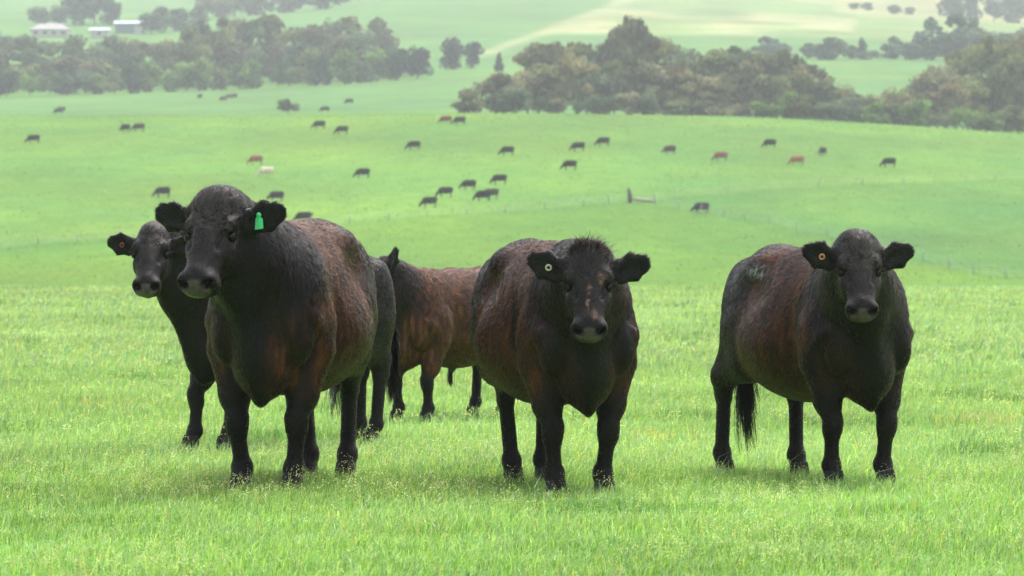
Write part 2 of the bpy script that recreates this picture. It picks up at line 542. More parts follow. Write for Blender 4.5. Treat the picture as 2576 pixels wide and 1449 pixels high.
    for s, (eo, eu) in zip((1, -1), er):
        e = unit(hy_ * s * eo + hu * eu - hf * .12)
        nrm = unit(hf * 1.0 - hu * .15)
        nrm = unit(nrm - e * np.dot(nrm, e))
        wd = np.cross(nrm, e)
        r0 = H(.085, s * .105, -.10)
        el_ = sp.get('earl', 1.0) * S
        kw = dict(flow=tuple(e), brown=.03, hl=.7, reg=6)
        P.append(Prim(r0, r0 + e * .06 * el_, (.036, .030), (.055, .026), k=.035, lat=wd, **kw))
        P.append(Prim(r0 + e * .06 * el_, r0 + e * .15 * el_, (.058, .024), (.074, .018), rc=.02, k=.02, lat=wd, **kw))
        P.append(Prim(r0 + e * .15 * el_, r0 + e * .215 * el_, (.074, .018), (.045, .012), rc=.03, k=.015, lat=wd, **kw))
        ears.append((r0, e, nrm, wd, el_))
    for (r0, e, nrm, wd, el_) in ears:
        P.append(Prim(r0 + e * .075 * el_ + nrm * .024, r0 + e * .18 * el_ + nrm * .022, (.028, .016), (.045, .013), rc=.02, k=.012, op=-1, lat=wd))
    # carve: eye sockets, nostrils, mouth
    for s in (1, -1):
        P.append(ell(H(.190, s * .124, -.046), (.034 * S, .027 * S, .027 * S), ax=ax, k=.010, op=-1))
        P.append(Prim(H(.200, s * .098, -.008), H(.275, s * .072, -.012), (.018 * S, .014 * S), (.012 * S, .010 * S), k=.03, op=-1, lat=hy_))
        a = unit(hx_ * .55 + hz_ * .75 + hy_ * s * .25)
        c = H(.486, s * .056, -.022)
        P.append(Prim(c + hy_ * s * .012 * S - hx_ * .012 * S, c - hy_ * s * .006 * S + hx_ * .014 * S, (.015 * S, .026 * S), (.023 * S, .028 * S), rc=.018 * S, k=.010, op=-1, lat=unit(np.cross(a, hy_))))
    P.append(Prim(H(.535, .0, -.116), H(.40, 0, -.118), (.11 * S, .0045), (.11 * S, .0045), rc=.02, k=.008, op=-1, lat=hy_))
    # tail root
    tl = sp.get('tail', [(-.93, 0, 1.19), (-1.0, 0, 1.05), (-1.0, 0, .75)])
    for a, b in zip(tl[:-1], tl[1:]):
        P.append(Prim(a, b, .03, .022, k=.04, flow=(0, 0, -1), brown=.1, hl=.9, reg=5))
    info = dict(H=H, ax=ax, hf=hf, hu=hu, ears=ears, S=S, tail=tl, hooves=hv)
    return P, info

def make_hide(name):
    t = NT(name)
    c = t.attr('hide').outputs['Color']
    tc = t.n('ShaderNodeTexCoord').outputs['Object']
    nz = t.noise(42, 4, .7, tc)
    col = t.mix(nz, c, t.mix(.5, c, (0.0, 0.0, 0.0)))
    g = t.attr('gloss').outputs['Fac']
    r = t.n('ShaderNodeMapRange'); r.inputs['To Min'].default_value = .75; r.inputs['To Max'].default_value = .26
    t.l(g, r.inputs['Value'])
    t.princ(col, rough=r.outputs[0], spec=.22, bump=t.noise(170, 3, .6, tc), bstr=.5, bdist=.004)
    return t.m
def make_fur(name):
    t = NT(name)
    c = t.attr('hair').outputs['Color']
    p = t.princ(c, .42, .30)
    p.inputs['Sheen Weight'].default_value = .11
    p.inputs['Sheen Roughness'].default_value = .38
    p.inputs['Sheen Tint'].default_value = (.95, .68, .52, 1)
    # strands shade with the lie of the hide beneath them
    nv = t.attr('root_normal').outputs['Vector']
    vt = t.n('ShaderNodeVectorTransform', vector_type='NORMAL', convert_from='OBJECT', convert_to='WORLD')
    t.l(nv, vt.inputs[0]); t.l(vt.outputs[0], p.inputs['Normal'])
    return t.m
M_HIDE = make_hide('cattle_hide')
M_FUR = make_fur('cattle_hair')
def simple(name, col, rough, spec=.5, coat=0, nscale=None):
    t = NT(name)
    c = col
    if nscale:
        tc = t.n('ShaderNodeTexCoord').outputs['Object']
        c = t.mix(t.noise(nscale, 4, .6, tc), tuple(v * .72 for v in col), tuple(min(1, v * 1.2) for v in col))
    p = t.princ(c, rough, spec)
    p.inputs['Coat Weight'].default_value = coat
    return t.m
M_EYE = simple('dark_brown_eye', (.006, .004, .004), .14, .25, 0.0)
M_LID = simple('eyelid_skin', (.03, .024, .022), .38)
M_HOOF = simple('horn_hoof', (.012, .010, .009), .7, nscale=60)
M_TAG_G = simple('green_plastic', (.07, .62, .22), .4, nscale=30)
M_TAG_C = simple('cream_plastic', (.62, .55, .36), .45, nscale=60)
M_TAG_O = simple('orange_plastic', (.65, .28, .10), .45, nscale=60)
M_TAG_R = simple('red_plastic', (.26, .045, .02), .45, nscale=60)
M_DARK = simple('dark_plastic', (.02, .015, .012), .5, nscale=60)

def hair_obj(name, pts, rad, col, parent, mat=None, nrm=None):
    """pts (n, m, 3) strands"""
    n, m, _ = pts.shape
    hc = bpy.data.hair_curves.new(name)
    hc.add_curves([m] * n)
    hc.attributes['position'].data.foreach_set('vector', pts.astype(np.float32).ravel())
    ra = hc.attributes.get('radius') or hc.attributes.new('radius', 'FLOAT', 'POINT')
    ra.data.foreach_set('value', rad.astype(np.float32).ravel())
    ca = hc.attributes.new('hair', 'FLOAT_COLOR', 'CURVE')
    c4 = np.concatenate([col, np.ones((n, 1))], 1)
    ca.data.foreach_set('color', c4.astype(np.float32).ravel())
    if nrm is None:
        d_ = pts[:, 1] - pts[:, 0]
        nrm = np.cross(np.cross(d_, vec(.2, -.3, 1.0)), d_) + 1e-5
        nrm = nrm / np.linalg.norm(nrm, axis=1)[:, None]
    na = hc.attributes.new('root_normal', 'FLOAT_VECTOR', 'CURVE')
    na.data.foreach_set('vector', nrm.astype(np.float32).ravel())
    hc.materials.append(mat or M_FUR)
    return link(name, hc, parent)

def sphere_mesh(name, r, mat, seg=20, ring=12):
    th = np.linspace(0, np.pi, ring + 1); ph = np.linspace(0, 2 * np.pi, seg, endpoint=False)
    T, Pp = np.meshgrid(th, ph, indexing='ij')
    co = np.stack([r * np.sin(T) * np.cos(Pp), r * np.sin(T) * np.sin(Pp), r * np.cos(T)], -1).reshape(-1, 3)
    i, j = np.meshgrid(np.arange(ring), np.arange(seg), indexing='ij')
    i, j = i.ravel(), j.ravel()
    q = np.stack([i * seg + j, (i + 1) * seg + j, (i + 1) * seg + (j + 1) % seg, i * seg + (j + 1) % seg], 1)
    return np_mesh(name, co, q, mat=mat)

def lathe(profile, seg=20):
    """profile [(r, z)] -> co, quads"""
    ph = np.linspace(0, 2 * np.pi, seg, endpoint=False)
    co = np.array([[r * math.cos(p), r * math.sin(p), z] for r, z in profile for p in ph])
    q = [[i * seg + j, i * seg + (j + 1) % seg, (i + 1) * seg + (j + 1) % seg, (i + 1) * seg + j] for i in range(len(profile) - 1) for j in range(seg)]
    return co, np.array(q)

def to_mat(x, y, z, o):
    return Matrix(((x[0], y[0], z[0], o[0]), (x[1], y[1], z[1], o[1]), (x[2], y[2], z[2], o[2]), (0, 0, 0, 1)))

def tube(pts, radii, seg=8):
    pts = np.asarray(pts, float); n = len(pts)
    if np.isscalar(radii): radii = [radii] * n
    co = []
    ref = vec(0, 0, 1)
    for i in range(n):
        d = unit(pts[min(i + 1, n - 1)] - pts[max(i - 1, 0)])
        if abs(d[2]) > .9: r_ = vec(1, 0, 0)
        else: r_ = ref
        a = unit(np.cross(d, r_)); b = np.cross(d, a)
        for k in range(seg):
            t = 2 * math.pi * k / seg
            co.append(pts[i] + radii[i] * (a * math.cos(t) + b * math.sin(t)))
    q = [[i * seg + k, i * seg + (k + 1) % seg, (i + 1) * seg + (k + 1) % seg, (i + 1) * seg + k] for i in range(n - 1) for k in range(seg)]
    base = len(co)
    co.append(pts[0]); co.append(pts[-1])
    t3 = [[base, (k + 1) % seg, k] for k in range(seg)] + [[base + 1, (n - 1) * seg + k, (n - 1) * seg + (k + 1) % seg] for k in range(seg)]
    return np.array(co), np.array(q), np.array(t3)

BLACK = vec(.0088, .0056, .0047)
CHAR = vec(.020, .016, .014)
BROWN = vec(.062, .0215, .0095)
RUST = vec(.20, .070, .026)

def build_cow(sp):
    prims, info = cow_prims(sp)
    h = sp.get('h', .0105)
    V, Q = grow(prims, h)
    N = vnormals(V, Q)
    fl, br, hl, reg = skin_attrs(V, prims)
    root = link('cow', None)
    tag(root, sp['label'], 'cow', 'cattle standing in the near field')
    cs = sp['scale']
    root.location = sp['loc']
    root.rotation_euler = (0, 0, sp['rot'])
    root.scale = (cs * sp.get('sx', 1), cs, cs)
    H, ax, S = info['H'], info['ax'], info['S']
    O = H(0, 0, 0)
    hl_c = np.stack([(V - O) @ ax[0], (V - O) @ ax[1], (V - O) @ ax[2]], 1) / S     # head frame coords of each vertex
    on_head = reg[:, 6] > .5
    # colours of the hide: coat pattern, wet nose, dirt
    n1 = fbm(V * vec(1, 1.2, .55), 7, 3, sp['seed'])
    n2 = fbm(V * vec(2.6, 2.0, .45) + vec(.0, 0, 0), 17, 3, sp['seed'] + 9)
    n3 = fbm(V, 60, 2, sp['seed'] + 21)
    rib = .5 + .5 * np.sin(V[:, 0] * 62 + V[:, 2] * 9 + 4 * n1)
    ribm = sp.get('ribs', 0) * np.exp(-((V[:, 0] + .05) / .33) ** 2) * np.clip((V[:, 2] - .62) / .2, 0, 1)
    b = br * (.25 + 1.5 * n1) + (n2 - .5) * .7 * br + ribm * (rib - .5) * .9
    b = np.clip((b - sp.get('bcut', .42) + .04) / .5, 0, 1) * sp.get('bmax', .8)
    hi = np.clip((b - .55) / .4, 0, 1) * np.clip((n2 - .45) * 4, 0, 1)
    col = BLACK * (1 - b[:, None]) + BROWN * b[:, None]
    col = col * (1 - hi[:, None] * .7) + RUST * hi[:, None] * .7
    col = col * (.55 + .9 * fbm(V * vec(1.6, 1.6, .5), 34, 2, 77))[:, None]
    gloss = np.full(len(V), .25)
    # wet nose pad
    nd = ((hl_c[:, 0] - .500) / .056) ** 2 + (hl_c[:, 1] / .072) ** 2 + ((hl_c[:, 2] + .050) / .058) ** 2
    pad = np.clip((1.25 - nd) / .35, 0, 1) * on_head
    col = col * (1 - pad[:, None]) + (vec(.105, .080, .070) * (.7 + .6 * n3)[:, None]) * pad[:, None]
    gloss = np.maximum(gloss, pad * 1.0)
    for s in (1, -1):     # dark inside of the nostrils
        nn = np.linalg.norm((hl_c - vec(.480, s * .055, -.028)) / vec(.028, .024, .026), axis=1)
        m = np.clip((1.05 - nn) / .3, 0, 1)[:, None]
        col = col * (1 - m) + vec(.008, .006, .006) * m
    for s in (1, -1):     # paler lids round the eye
        nn = np.linalg.norm((hl_c - vec(.188, s * .125, -.058)) / vec(.044, .03, .036), axis=1)
        m = np.clip((1.1 - nn) / .35, 0, 1)[:, None] * .8
        col = col * (1 - m) + vec(.060, .048, .044) * m
    dirt = sp.get('dirt')
    dm = np.zeros(len(V))
    if dirt: dm = dirt(V, n1, n2, n3, hl_c)
        # (mask)
    dc = vec(*sp.get('dirtcol', (.16, .13, .09)))
    col = col * (1 - dm[:, None]) + dc * dm[:, None]
    hide = np.concatenate([col, np.ones((len(V), 1))], 1)
    me = np_mesh('body', V, Q, mat=M_HIDE, attrs={'hide': ('FLOAT_COLOR', 'POINT', hide), 'gloss': ('FLOAT', 'POINT', gloss)})
    body = link('body', me, root)
    # ---------------- coat
    nh = sp.get('hairs', 120000)
    e1 = V[Q[:, 2]] - V[Q[:, 0]]; e2 = V[Q[:, 3]] - V[Q[:, 1]]
    area = .5 * np.linalg.norm(np.cross(e1, e2), axis=1)
    pr = area * np.where(reg[Q[:, 0], 6] > .5, 3.2, 1.0) * np.where(reg[Q[:, 0], 7] > .4, 1.3, 1.0)
    pr = pr * (pad[Q[:, 0]] < .15)
    # near side of the animal first: the far flank carries a thinner coat of strands
    qi = rng.choice(len(Q), nh, p=pr / pr.sum())
    a, c = rng.random(nh)[:, None], rng.random(nh)[:, None]
    q = Q[qi]
    def bil(A): return (A[q[:, 0]] * (1 - a) + A[q[:, 1]] * a) * (1 - c) + (A[q[:, 3]] * (1 - a) + A[q[:, 2]] * a) * c
    p0 = bil(V); nn = bil(N); ff = bil(fl); col_h = bil(col); L = bil(hl[:, None])[:, 0]; onh = bil(on_head[:, None] * 1.)[:, 0]
    hc = bil(hl_c)
    nn /= np.linalg.norm(nn, axis=1)[:, None]
    # swirl in the lie of the hair
    w = np.stack([fbm(p0, 9, 2, 31 + sp['seed']) - .5, fbm(p0, 9, 2, 41 + sp['seed']) - .5, fbm(p0, 9, 2, 51 + sp['seed']) - .5], 1)
    w2 = np.stack([fbm(p0, 38, 2, 61) - .5, fbm(p0, 38, 2, 71) - .5, fbm(p0, 38, 2, 81) - .5], 1)
    curl = np.full(nh, sp.get('curl', .6) * .7)
    forehead = np.exp(-((hc[:, 0] - .05) / .11) ** 2) * np.clip((hc[:, 2] + .09) / .06, 0, 1) * (onh > .5)
    # hair runs out from a whorl between the eyes
    wh = (hc - vec(.16, 0, -.02)); wh[:, 2] = 0
    whd = wh[:, :1] * ax[0] + wh[:, 1:2] * ax[1]
    whd /= np.linalg.norm(whd, axis=1)[:, None] + 1e-4
    ff = ff * (1 - forehead[:, None]) + whd * forehead[:, None]
    curl = curl + forehead * sp.get('fcurl', .7)
    d = ff + w * (1.0 * curl)[:, None] + w2 * (np.where(onh > .5, 1.3, sp.get('scale_', .45)) * curl)[:, None] + rng.normal(0, .10, (nh, 3))
    d = d - nn * np.sum(d * nn, 1)[:, None]
    d /= np.linalg.norm(d, axis=1)[:, None] + 1e-6
    lift = (.08 + .14 * rng.random(nh) + .14 * forehead)[:, None]
    ln = (.024 * L * (.6 + .8 * rng.random(nh)) * sp.get('fur', 1.0) + forehead * sp.get('forelock', .02) * .6 * (.4 + rng.random(nh)))[:, None] / cs
    t = np.array([0, .35, .7, 1.0])
    dd = d + nn * lift
    dd2 = d + nn * lift * .25 + w2 * 1.2 * curl[:, None]
    P4 = np.stack([p0 - nn * .002, p0 + dd * ln * .35, p0 + (dd * .5 + dd2 * .5) * ln * .7, p0 + (dd * .35 + dd2 * .65) * ln], 1)
    br_j = (.55 + .9 * rng.random(nh) ** 1.4)[:, None]
    hcol = col_h * br_j * sp.get('hairlight', 1.3) + .0015
    grey = np.clip(rng.random(nh) - .9, 0, 1)[:, None]
    hcol = hcol + grey * .03
    hcol = hcol + sp.get('headtint', .014) * np.array([1.15, .98, .82]) * (onh * (.35 + .65 * np.clip((.24 - hc[:, 0]) / .12, 0, 1)) * np.clip((hc[:, 2] + .16) / .08, 0, 1) * (hc[:, 0] < .46) * np.clip((.135 - np.abs(hc[:, 1])) / .03, 0, 1) * 1.7)[:, None]  # grey-brown face hair, lightened further with top light put into the tint
    bw = sp.get('hw', .0010) / cs
    rad = np.repeat((bw * (1 + .3 * rng.random(nh)))[:, None], 4, 1) * np.array([.9, 1.0, .75, .2])[None]
    rad = rad * np.where(onh > .5, .8, 1.0)[:, None]
    side = np.cross(d, nn)
    nj = nn + side * rng.normal(0, .30, (nh, 1)) + d * (.10 + rng.normal(0, .16, (nh, 1)))
    nj /= np.linalg.norm(nj, axis=1)[:, None]
    hair_obj('coat', P4, rad, np.clip(hcol, 0, 1), root, nrm=nj)
    # tuft on the poll
    if sp.get('tuft', 0):
        n = 800
        an = rng.random(n) * 2 * np.pi; rr = np.sqrt(rng.random(n))
        px = .01 + .05 * rr * np.cos(an); py = .075 * rr * np.sin(an)
        base = O + S * (px[:, None] * ax[0] + py[:, None] * ax[1] + (.012 - .6 * py ** 2 / .075 - .1 * np.abs(px))[:, None] * ax[2])
        clump = rng.normal(0, .5, (60, 3)); ci = rng.integers(0, 60, n)
        dr = info['hu'] * .9 + info['hf'] * .25 + clump[ci] * .9 + (py[:, None] * ax[1]) * 15 + rng.normal(0, .08, (n, 3))
        dr /= np.linalg.norm(dr, axis=1)[:, None]
        ll = (sp['tuft'] * (.35 + .65 * rng.random(60)[ci]) * (.7 + .3 * rng.random(n)))[:, None]
        dr2 = dr * .8 + info['hf'] * .3 + clump[ci][:, ::-1] * .35
        pts = np.stack([base - info['hu'] * .01, base + dr * ll * .35, base + (dr * .6 + dr2 * .4) * ll * .7, base + (dr * .4 + dr2 * .6) * ll], 1)
        rad = np.full((n, 4), .0012) * np.array([1, 1, .7, .2])
        hair_obj('poll_tuft', pts, rad, np.repeat(vec(.017, .012, .009)[None], n, 0) * (.5 + rng.random(n))[:, None], root)
    # tail switch
    tl = np.array(info['tail']); end = tl[-1]
    n = sp.get('nswitch', 420)
    ci = rng.integers(0, 26, n); cl = rng.normal(0, 1, (26, 3))
    sl = sp.get('switch', .42)
    ln = (sl * (.45 + .55 * rng.random(26)[ci]))[:, None]
    st = end + vec(0, 0, 1) * (.16 * rng.random(n))[:, None] + rng.normal(0, .012, (n, 3))
    ts = np.linspace(0, 1, 8)
    pts = np.zeros((n, 8, 3))
    for k, tt in enumerate(ts):
        wob = np.stack([np.sin(tt * 7 + cl[ci, 0] * 3), np.cos(tt * 6 + cl[ci, 1] * 3), np.zeros(n)], 1) * .012 * tt
        pts[:, k] = st + cl[ci] * vec(.026, .026, .0) * (tt ** .6) + rng.normal(0, .0025, (n, 3)) + wob - vec(0, 0, 1) * ln * tt
    pts[:, :, 2] = np.maximum(pts[:, :, 2], .06)
    rad = np.full((n, 8), .0022) * np.linspace(1, .25, 8)[None]
    hair_obj('tail_switch', pts, rad, np.repeat(vec(.012, .010, .009)[None], n, 0), root)
    # ---------------- eyes
    em = sphere_mesh('eye', .0240 * S, M_EYE)
    for s in (1, -1):
        link('eye', em, root, H(.188, s * .113, -.050))
        n = 26     # lashes
        u_ = np.linspace(-1, 1, n)
        base = np.array([H(.175 + .0 * v, s * (.128 - .006 * v * v), -.050 + .004 * v) + ax[0] * (.022 * v * .4) * S + ax[2] * (.012 - .01 * abs(v)) * S for v in u_])
        dr = np.array([unit(ax[1] * s * 1.0 + ax[2] * (.35 + .2 * rng.random()) + ax[0] * v * .4) for v in u_])
        pts = np.stack([base, base + dr * .012, base + dr * .022 + info['hu'] * .002, base + dr * .032 + info['hu'] * .0], 1)
        hair_obj('eyelashes', pts, np.full((n, 4), .0011) * np.array([1, 1, .7, .3]), np.repeat(BLACK[None], n, 0), root)
    # ---------------- hooves: two claws each
    for i in range(4):
        hx, hy = info['hooves'][i]
        cos_, q_ = [], []
        for s2 in (1, -1):
            prof = [(-.045, .030), (-.02, .036), (.02, .036), (.055, .028), (.085, .010)]
            rows = []
            for zi, (zz, gx, gs) in enumerate(((.085, -.008, .80), (.05, .0, .93), (.0, .012, 1.06))):
                ring = []
                for k in range(12):
                    t_ = 2 * math.pi * k / 12
                    x_ = .055 * math.cos(t_) * gs + gx; y_ = .029 * math.sin(t_) * gs * (1 - .25 * max(0, math.cos(t_)))
                    ring.append((hx + .02 + x_, hy + s2 * .027 + y_, zz))
                rows.append(ring)
            b0 = sum(len(c_) for c_ in cos_)
            cc = np.array(rows).reshape(-1, 3); cos_.append(cc)
            for r_ in range(2):
                for k in range(12):
                    q_.append([b0 + r_ * 12 + k, b0 + (r_ + 1) * 12 + k, b0 + (r_ + 1) * 12 + (k + 1) % 12, b0 + r_ * 12 + (k + 1) % 12])
        link('hoof', np_mesh('hoof', np.concatenate(cos_), np.array(q_), mat=M_HOOF), root)
    # ---------------- ear tag
    tg = sp.get('tag')
    if tg:
        side, kind, lab = tg
        r0, e, nrm, wd, el_ = info['ears'][0 if side > 0 else 1]
        if kind == 'flag':
            up = info['hu']
            w_ = unit(e - up * np.dot(e, up))
            nr = unit(np.cross(w_, up)); 
            if np.dot(nr, info['hf']) < 0: nr = -nr
            c = r0 + e * .115 * el_ + nrm * .035
            out = [(-.008, .034), (.010, .034), (.012, .012), (.026, .0), (.030, -.070), (-.026, -.078), (-.022, .0), (-.010, .010)]
            co = [c + w_ * x * .72 + up * (y * .66 + .004) + nr * (.0015 * dz) for dz in (1, -1) for x, y in out]
            m_ = len(out)
            fan = [[0, i, i + 1] for i in range(1, m_ - 1)]
            f3 = fan + [[m_ + a_, m_ + c_, m_ + b_] for a_, b_, c_ in fan]
            f4 = [[i, m_ + i, m_ + (i + 1) % m_, (i + 1) % m_] for i in range(m_)]
            t_ = link('ear_tag', np_mesh('ear_tag', co, np.array(f4), np.array(f3), mat=M_TAG_G, smooth=False), root)
            t_['label'] = lab
            co_, q_ = lathe([(0, .005), (.010, .004), (.012, 0), (.012, -.003)], 14)
            pin = link('tag_pin', np_mesh('tag_pin', co_, q_, mat=M_TAG_G), t_)
            pin.matrix_local = to_mat(w_, np.cross(nr, w_), nr, c + up * .022 + nr * .002)
        else:
            c = r0 + e * .125 * el_ + nrm * .012
            mat_ = {'ring_c': M_TAG_C, 'ring_o': M_TAG_O, 'ring_r': M_TAG_R}[kind]
            co_, q_ = lathe([(.0085, -.002), (.0085, .004), (.012, .006), (.0165, .004), (.0175, 0), (.0175, -.003)], 22)
            t_ = link('ear_tag', np_mesh('ear_tag', co_, q_, mat=mat_), root)
            t_['label'] = lab
            nr = unit(nrm * .9 + info['hf'] * .3)
            x_ = unit(e - nr * np.dot(e, nr))
            t_.matrix_local = to_mat(x_, np.cross(nr, x_), nr, c + nr * .006)
            co_, q_ = lathe([(0, .001), (.0086, .001), (.0086, -.003)], 14)
            link('tag_pin', np_mesh('tag_pin', co_, q_, mat=M_DARK), t_)
    if sp.get('sheath'):
        c_, q_, t3 = tube([(-.12, 0, .50), (-.05, 0, .43), (-.02, 0, .385)], [.05, .035, .015], 10)
        link('sheath', np_mesh('sheath', c_, q_, t3, mat=M_LID), root)
        n = 50
        st = vec(-.03, 0, .40) + rng.normal(0, .012, (n, 3))
        pts = np.stack([st, st - vec(0, 0, .03), st - vec(0, 0, .06), st - vec(0, 0, .10) + rng.normal(0, .008, (n, 3))], 1)
        hair_obj('sheath_hair', pts, np.full((n, 4), .0018), np.repeat(BLACK[None], n, 0), root)
    return root, body, info

def heading(psi):
    """psi degrees from straight-at-camera, positive = towards the viewer's left -> rotation about z"""
    p = math.radians(psi)
    return math.atan2(-math.cos(p), -math.sin(p))
def rel(psi_head, psi_body):
    """unit facing of the head in the body frame"""
    d = heading(psi_head) - heading(psi_body)
    return (math.cos(d), math.sin(d))
# ------------------------------------------------------------------ the land
def sm(a, b, x): 
    t = np.clip((x - a) / (b - a), 0, 1); return t * t * (3 - 2 * t)

def terrain_sheet():
    s = np.linspace(-1, 1, 481)
    s = np.sign(s) * (0.35 * np.abs(s) + 0.65 * np.abs(s) ** 2.2)
    D = np.concatenate([np.linspace(-80, 10, 12), np.linspace(14, 108, 40), np.linspace(111, 380, 32), np.linspace(385, 900, 130),
                        np.linspace(906, 1500, 60), np.linspace(1512, 2300, 50), np.linspace(2350, 5200, 30)])
    X = s[None, :] * (90 + 0.42 * np.clip(D, 0, None))[:, None]
    Y = np.repeat(D[:, None], len(s), 1)
    Z = terrain_z(X, Y)
    P = np.stack([X.ravel(), Y.ravel(), np.zeros(X.size)], 1)
    far = sm(115, 160, P[:, 1])
    bump = (fbm(P, 1 / 45, 3, 3) - .5) * 1.1 * far
    Zr = Z.ravel() + bump * 0.6
    u = CX + P[:, 0] / np.maximum(P[:, 1], 60) * F
    d = P[:, 1]
    # paddock colours (albedo)
    G = lambda r, g, b: np.array([r, g, b])
    base = G(.105, .215, .040)
    col = np.tile(base, (len(P), 1))
    n = fbm(P * vec(1, .5, 1), 1 / 26, 4, 5)[:, None]
    nb = fbm(P * vec(1, .35, 1), 1 / 90, 3, 8)[:, None]
    def lay(mask, c):
        m = np.clip(mask, 0, 1)[:, None]
        np.copyto(col, col * (1 - m) + np.asarray(c) * m)
    lay(1 - sm(100, 112, d), G(.135, .265, .060))
    # lower paddock on the far side of the dip, below the cross fence
    f1 = np.interp(u, FX1, FD1)
    f2 = np.interp(u, FX2, FD2)
    lay(sm(380, 400, d) * (1 - sm(-2, 2, d - f1)), G(.118, .225, .022))
    lay(sm(-3, 6, d - f1), G(.128, .240, .036))
    # the wedge between the two fences on the right is cooler
    lay(sm(-2, 2, d - f2) * (1 - sm(-2, 2, d - f1)) * (u > 1600), G(.098, .212, .036))
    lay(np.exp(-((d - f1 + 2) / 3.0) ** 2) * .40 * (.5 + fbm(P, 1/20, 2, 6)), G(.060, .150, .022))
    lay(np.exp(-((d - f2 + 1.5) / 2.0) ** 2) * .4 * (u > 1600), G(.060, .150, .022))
    # field past the crest
    lay(sm(822, 870, d) * (1 - sm(1240, 1260, d)), G(.102, .212, .054))
    lay(sm(1255, 1290, d), G(.100, .212, .046))
    # far hill: green on the left, pale dry pasture on the right of a lane
    right = sm(-40, 40, u - np.interp(d, [1300, 1480, 1700, 2000, 2400], [1180, 1230, 1380, 1540, 1640]))
    lay(sm(1330, 1350, d) * right, G(.100, .205, .050))
    pale = sm(1640, 1700, d + (u - 1700) * .05) * right
    lay(pale, G(.190, .255, .080))
    lay(pale * np.clip((fbm(P * vec(1, .4, 1), 1 / 55, 3, 12) - .53) * 6, 0, 1) * (u < 2150), G(.36, .33, .17))
    lane = np.exp(-((u - np.interp(d, [1300, 1480, 1700, 2000, 2400], [1180, 1230, 1380, 1540, 1640])) / 28) ** 2) * sm(1400, 1500, d)
    lay(lane * .8, G(.34, .33, .16))
    lay(sm(2050, 2150, d) * (u > 2100), G(.30, .28, .12))
    col *= (0.64 + .84 * n) * (0.84 + .32 * nb)
    # yellowish and bluish drifts
    yb = fbm(P * vec(1, .6, 1), 1 / 16, 3, 15)[:, None] - .5
    col *= 1 + yb * np.array([.7, .15, -.5])
    rgba = np.concatenate([np.clip(col, 0, 1), np.ones((len(P), 1))], 1)
    nr, nc = X.shape
    i, j = np.meshgrid(np.arange(nr - 1), np.arange(nc - 1), indexing='ij')
    i, j = i.ravel(), j.ravel()
    q = np.stack([i * nc + j, i * nc + j + 1, (i + 1) * nc + j + 1, (i + 1) * nc + j], 1)
    t = NT('pasture')
    c = t.attr('field').outputs['Color']
    n1 = t.noise((.38, .16, .3), 7, .65, None, .3, .7)
    n2 = t.noise((1.5, .6, 1), 6, .7, None, .3, .7)
    cc = t.mix(n1, c, t.mix(1.0, c, (.62, .74, .60), 'MULTIPLY'))
    cc = t.mix(n2, cc, t.mix(1.0, cc, (.70, .78, .62), 'MULTIPLY'))
    t.princ(cc, .95, .12, bump=t.noise(2.0, 6, .7), bstr=.6, bdist=.12)
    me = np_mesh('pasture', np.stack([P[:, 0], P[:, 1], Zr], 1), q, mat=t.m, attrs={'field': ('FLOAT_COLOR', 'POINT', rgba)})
    o = link('pasture', me)
    tag(o, kind='structure')
    return o

def gnd(X, Y):
    P = np.array([[X, Y, 0.0]])
    return float(terrain_z(X, Y)) + float((fbm(P, 1 / 45, 3, 3)[0] - .5) * 1.1 * sm(115, 160, Y)) * .6

def rowD(px, py, dmin=380):
    return ground_at(px, py, dmin)[1]
# cross fence 1 (left to right over the whole slope) and fence 2 (down to the right)
F1 = [(-60, 632), (5, 625), (100, 615), (200, 608), (480, 590), (870, 565), (975, 556), (1100, 546), (1220, 540), (1330, 533), (1420, 524), (1530, 514), (1640, 508),
      (1700, 500), (1830, 492), (1940, 482), (2060, 474), (2170, 468), (2272, 466), (2350, 463), (2430, 459), (2503, 457), (2620, 452)]
F2 = [(1640, 512), (1705, 528), (1765, 540), (1873, 556), (1935, 563), (2003, 580), (2080, 592), (2160, 612), (2240, 632), (2322, 658), (2388, 678), (2450, 690), (2530, 704), (2620, 712)]
FX1 = [p[0] for p in F1]; FD1 = [rowD(*p) for p in F1]
FX2 = [p[0] for p in F2]; FD2 = [min(rowD(*p), a) for p, a in zip(F2, np.interp([p[0] for p in F2], FX1, FD1))]
terrain_sheet()
print('terrain', round(time.time() - T0, 1))

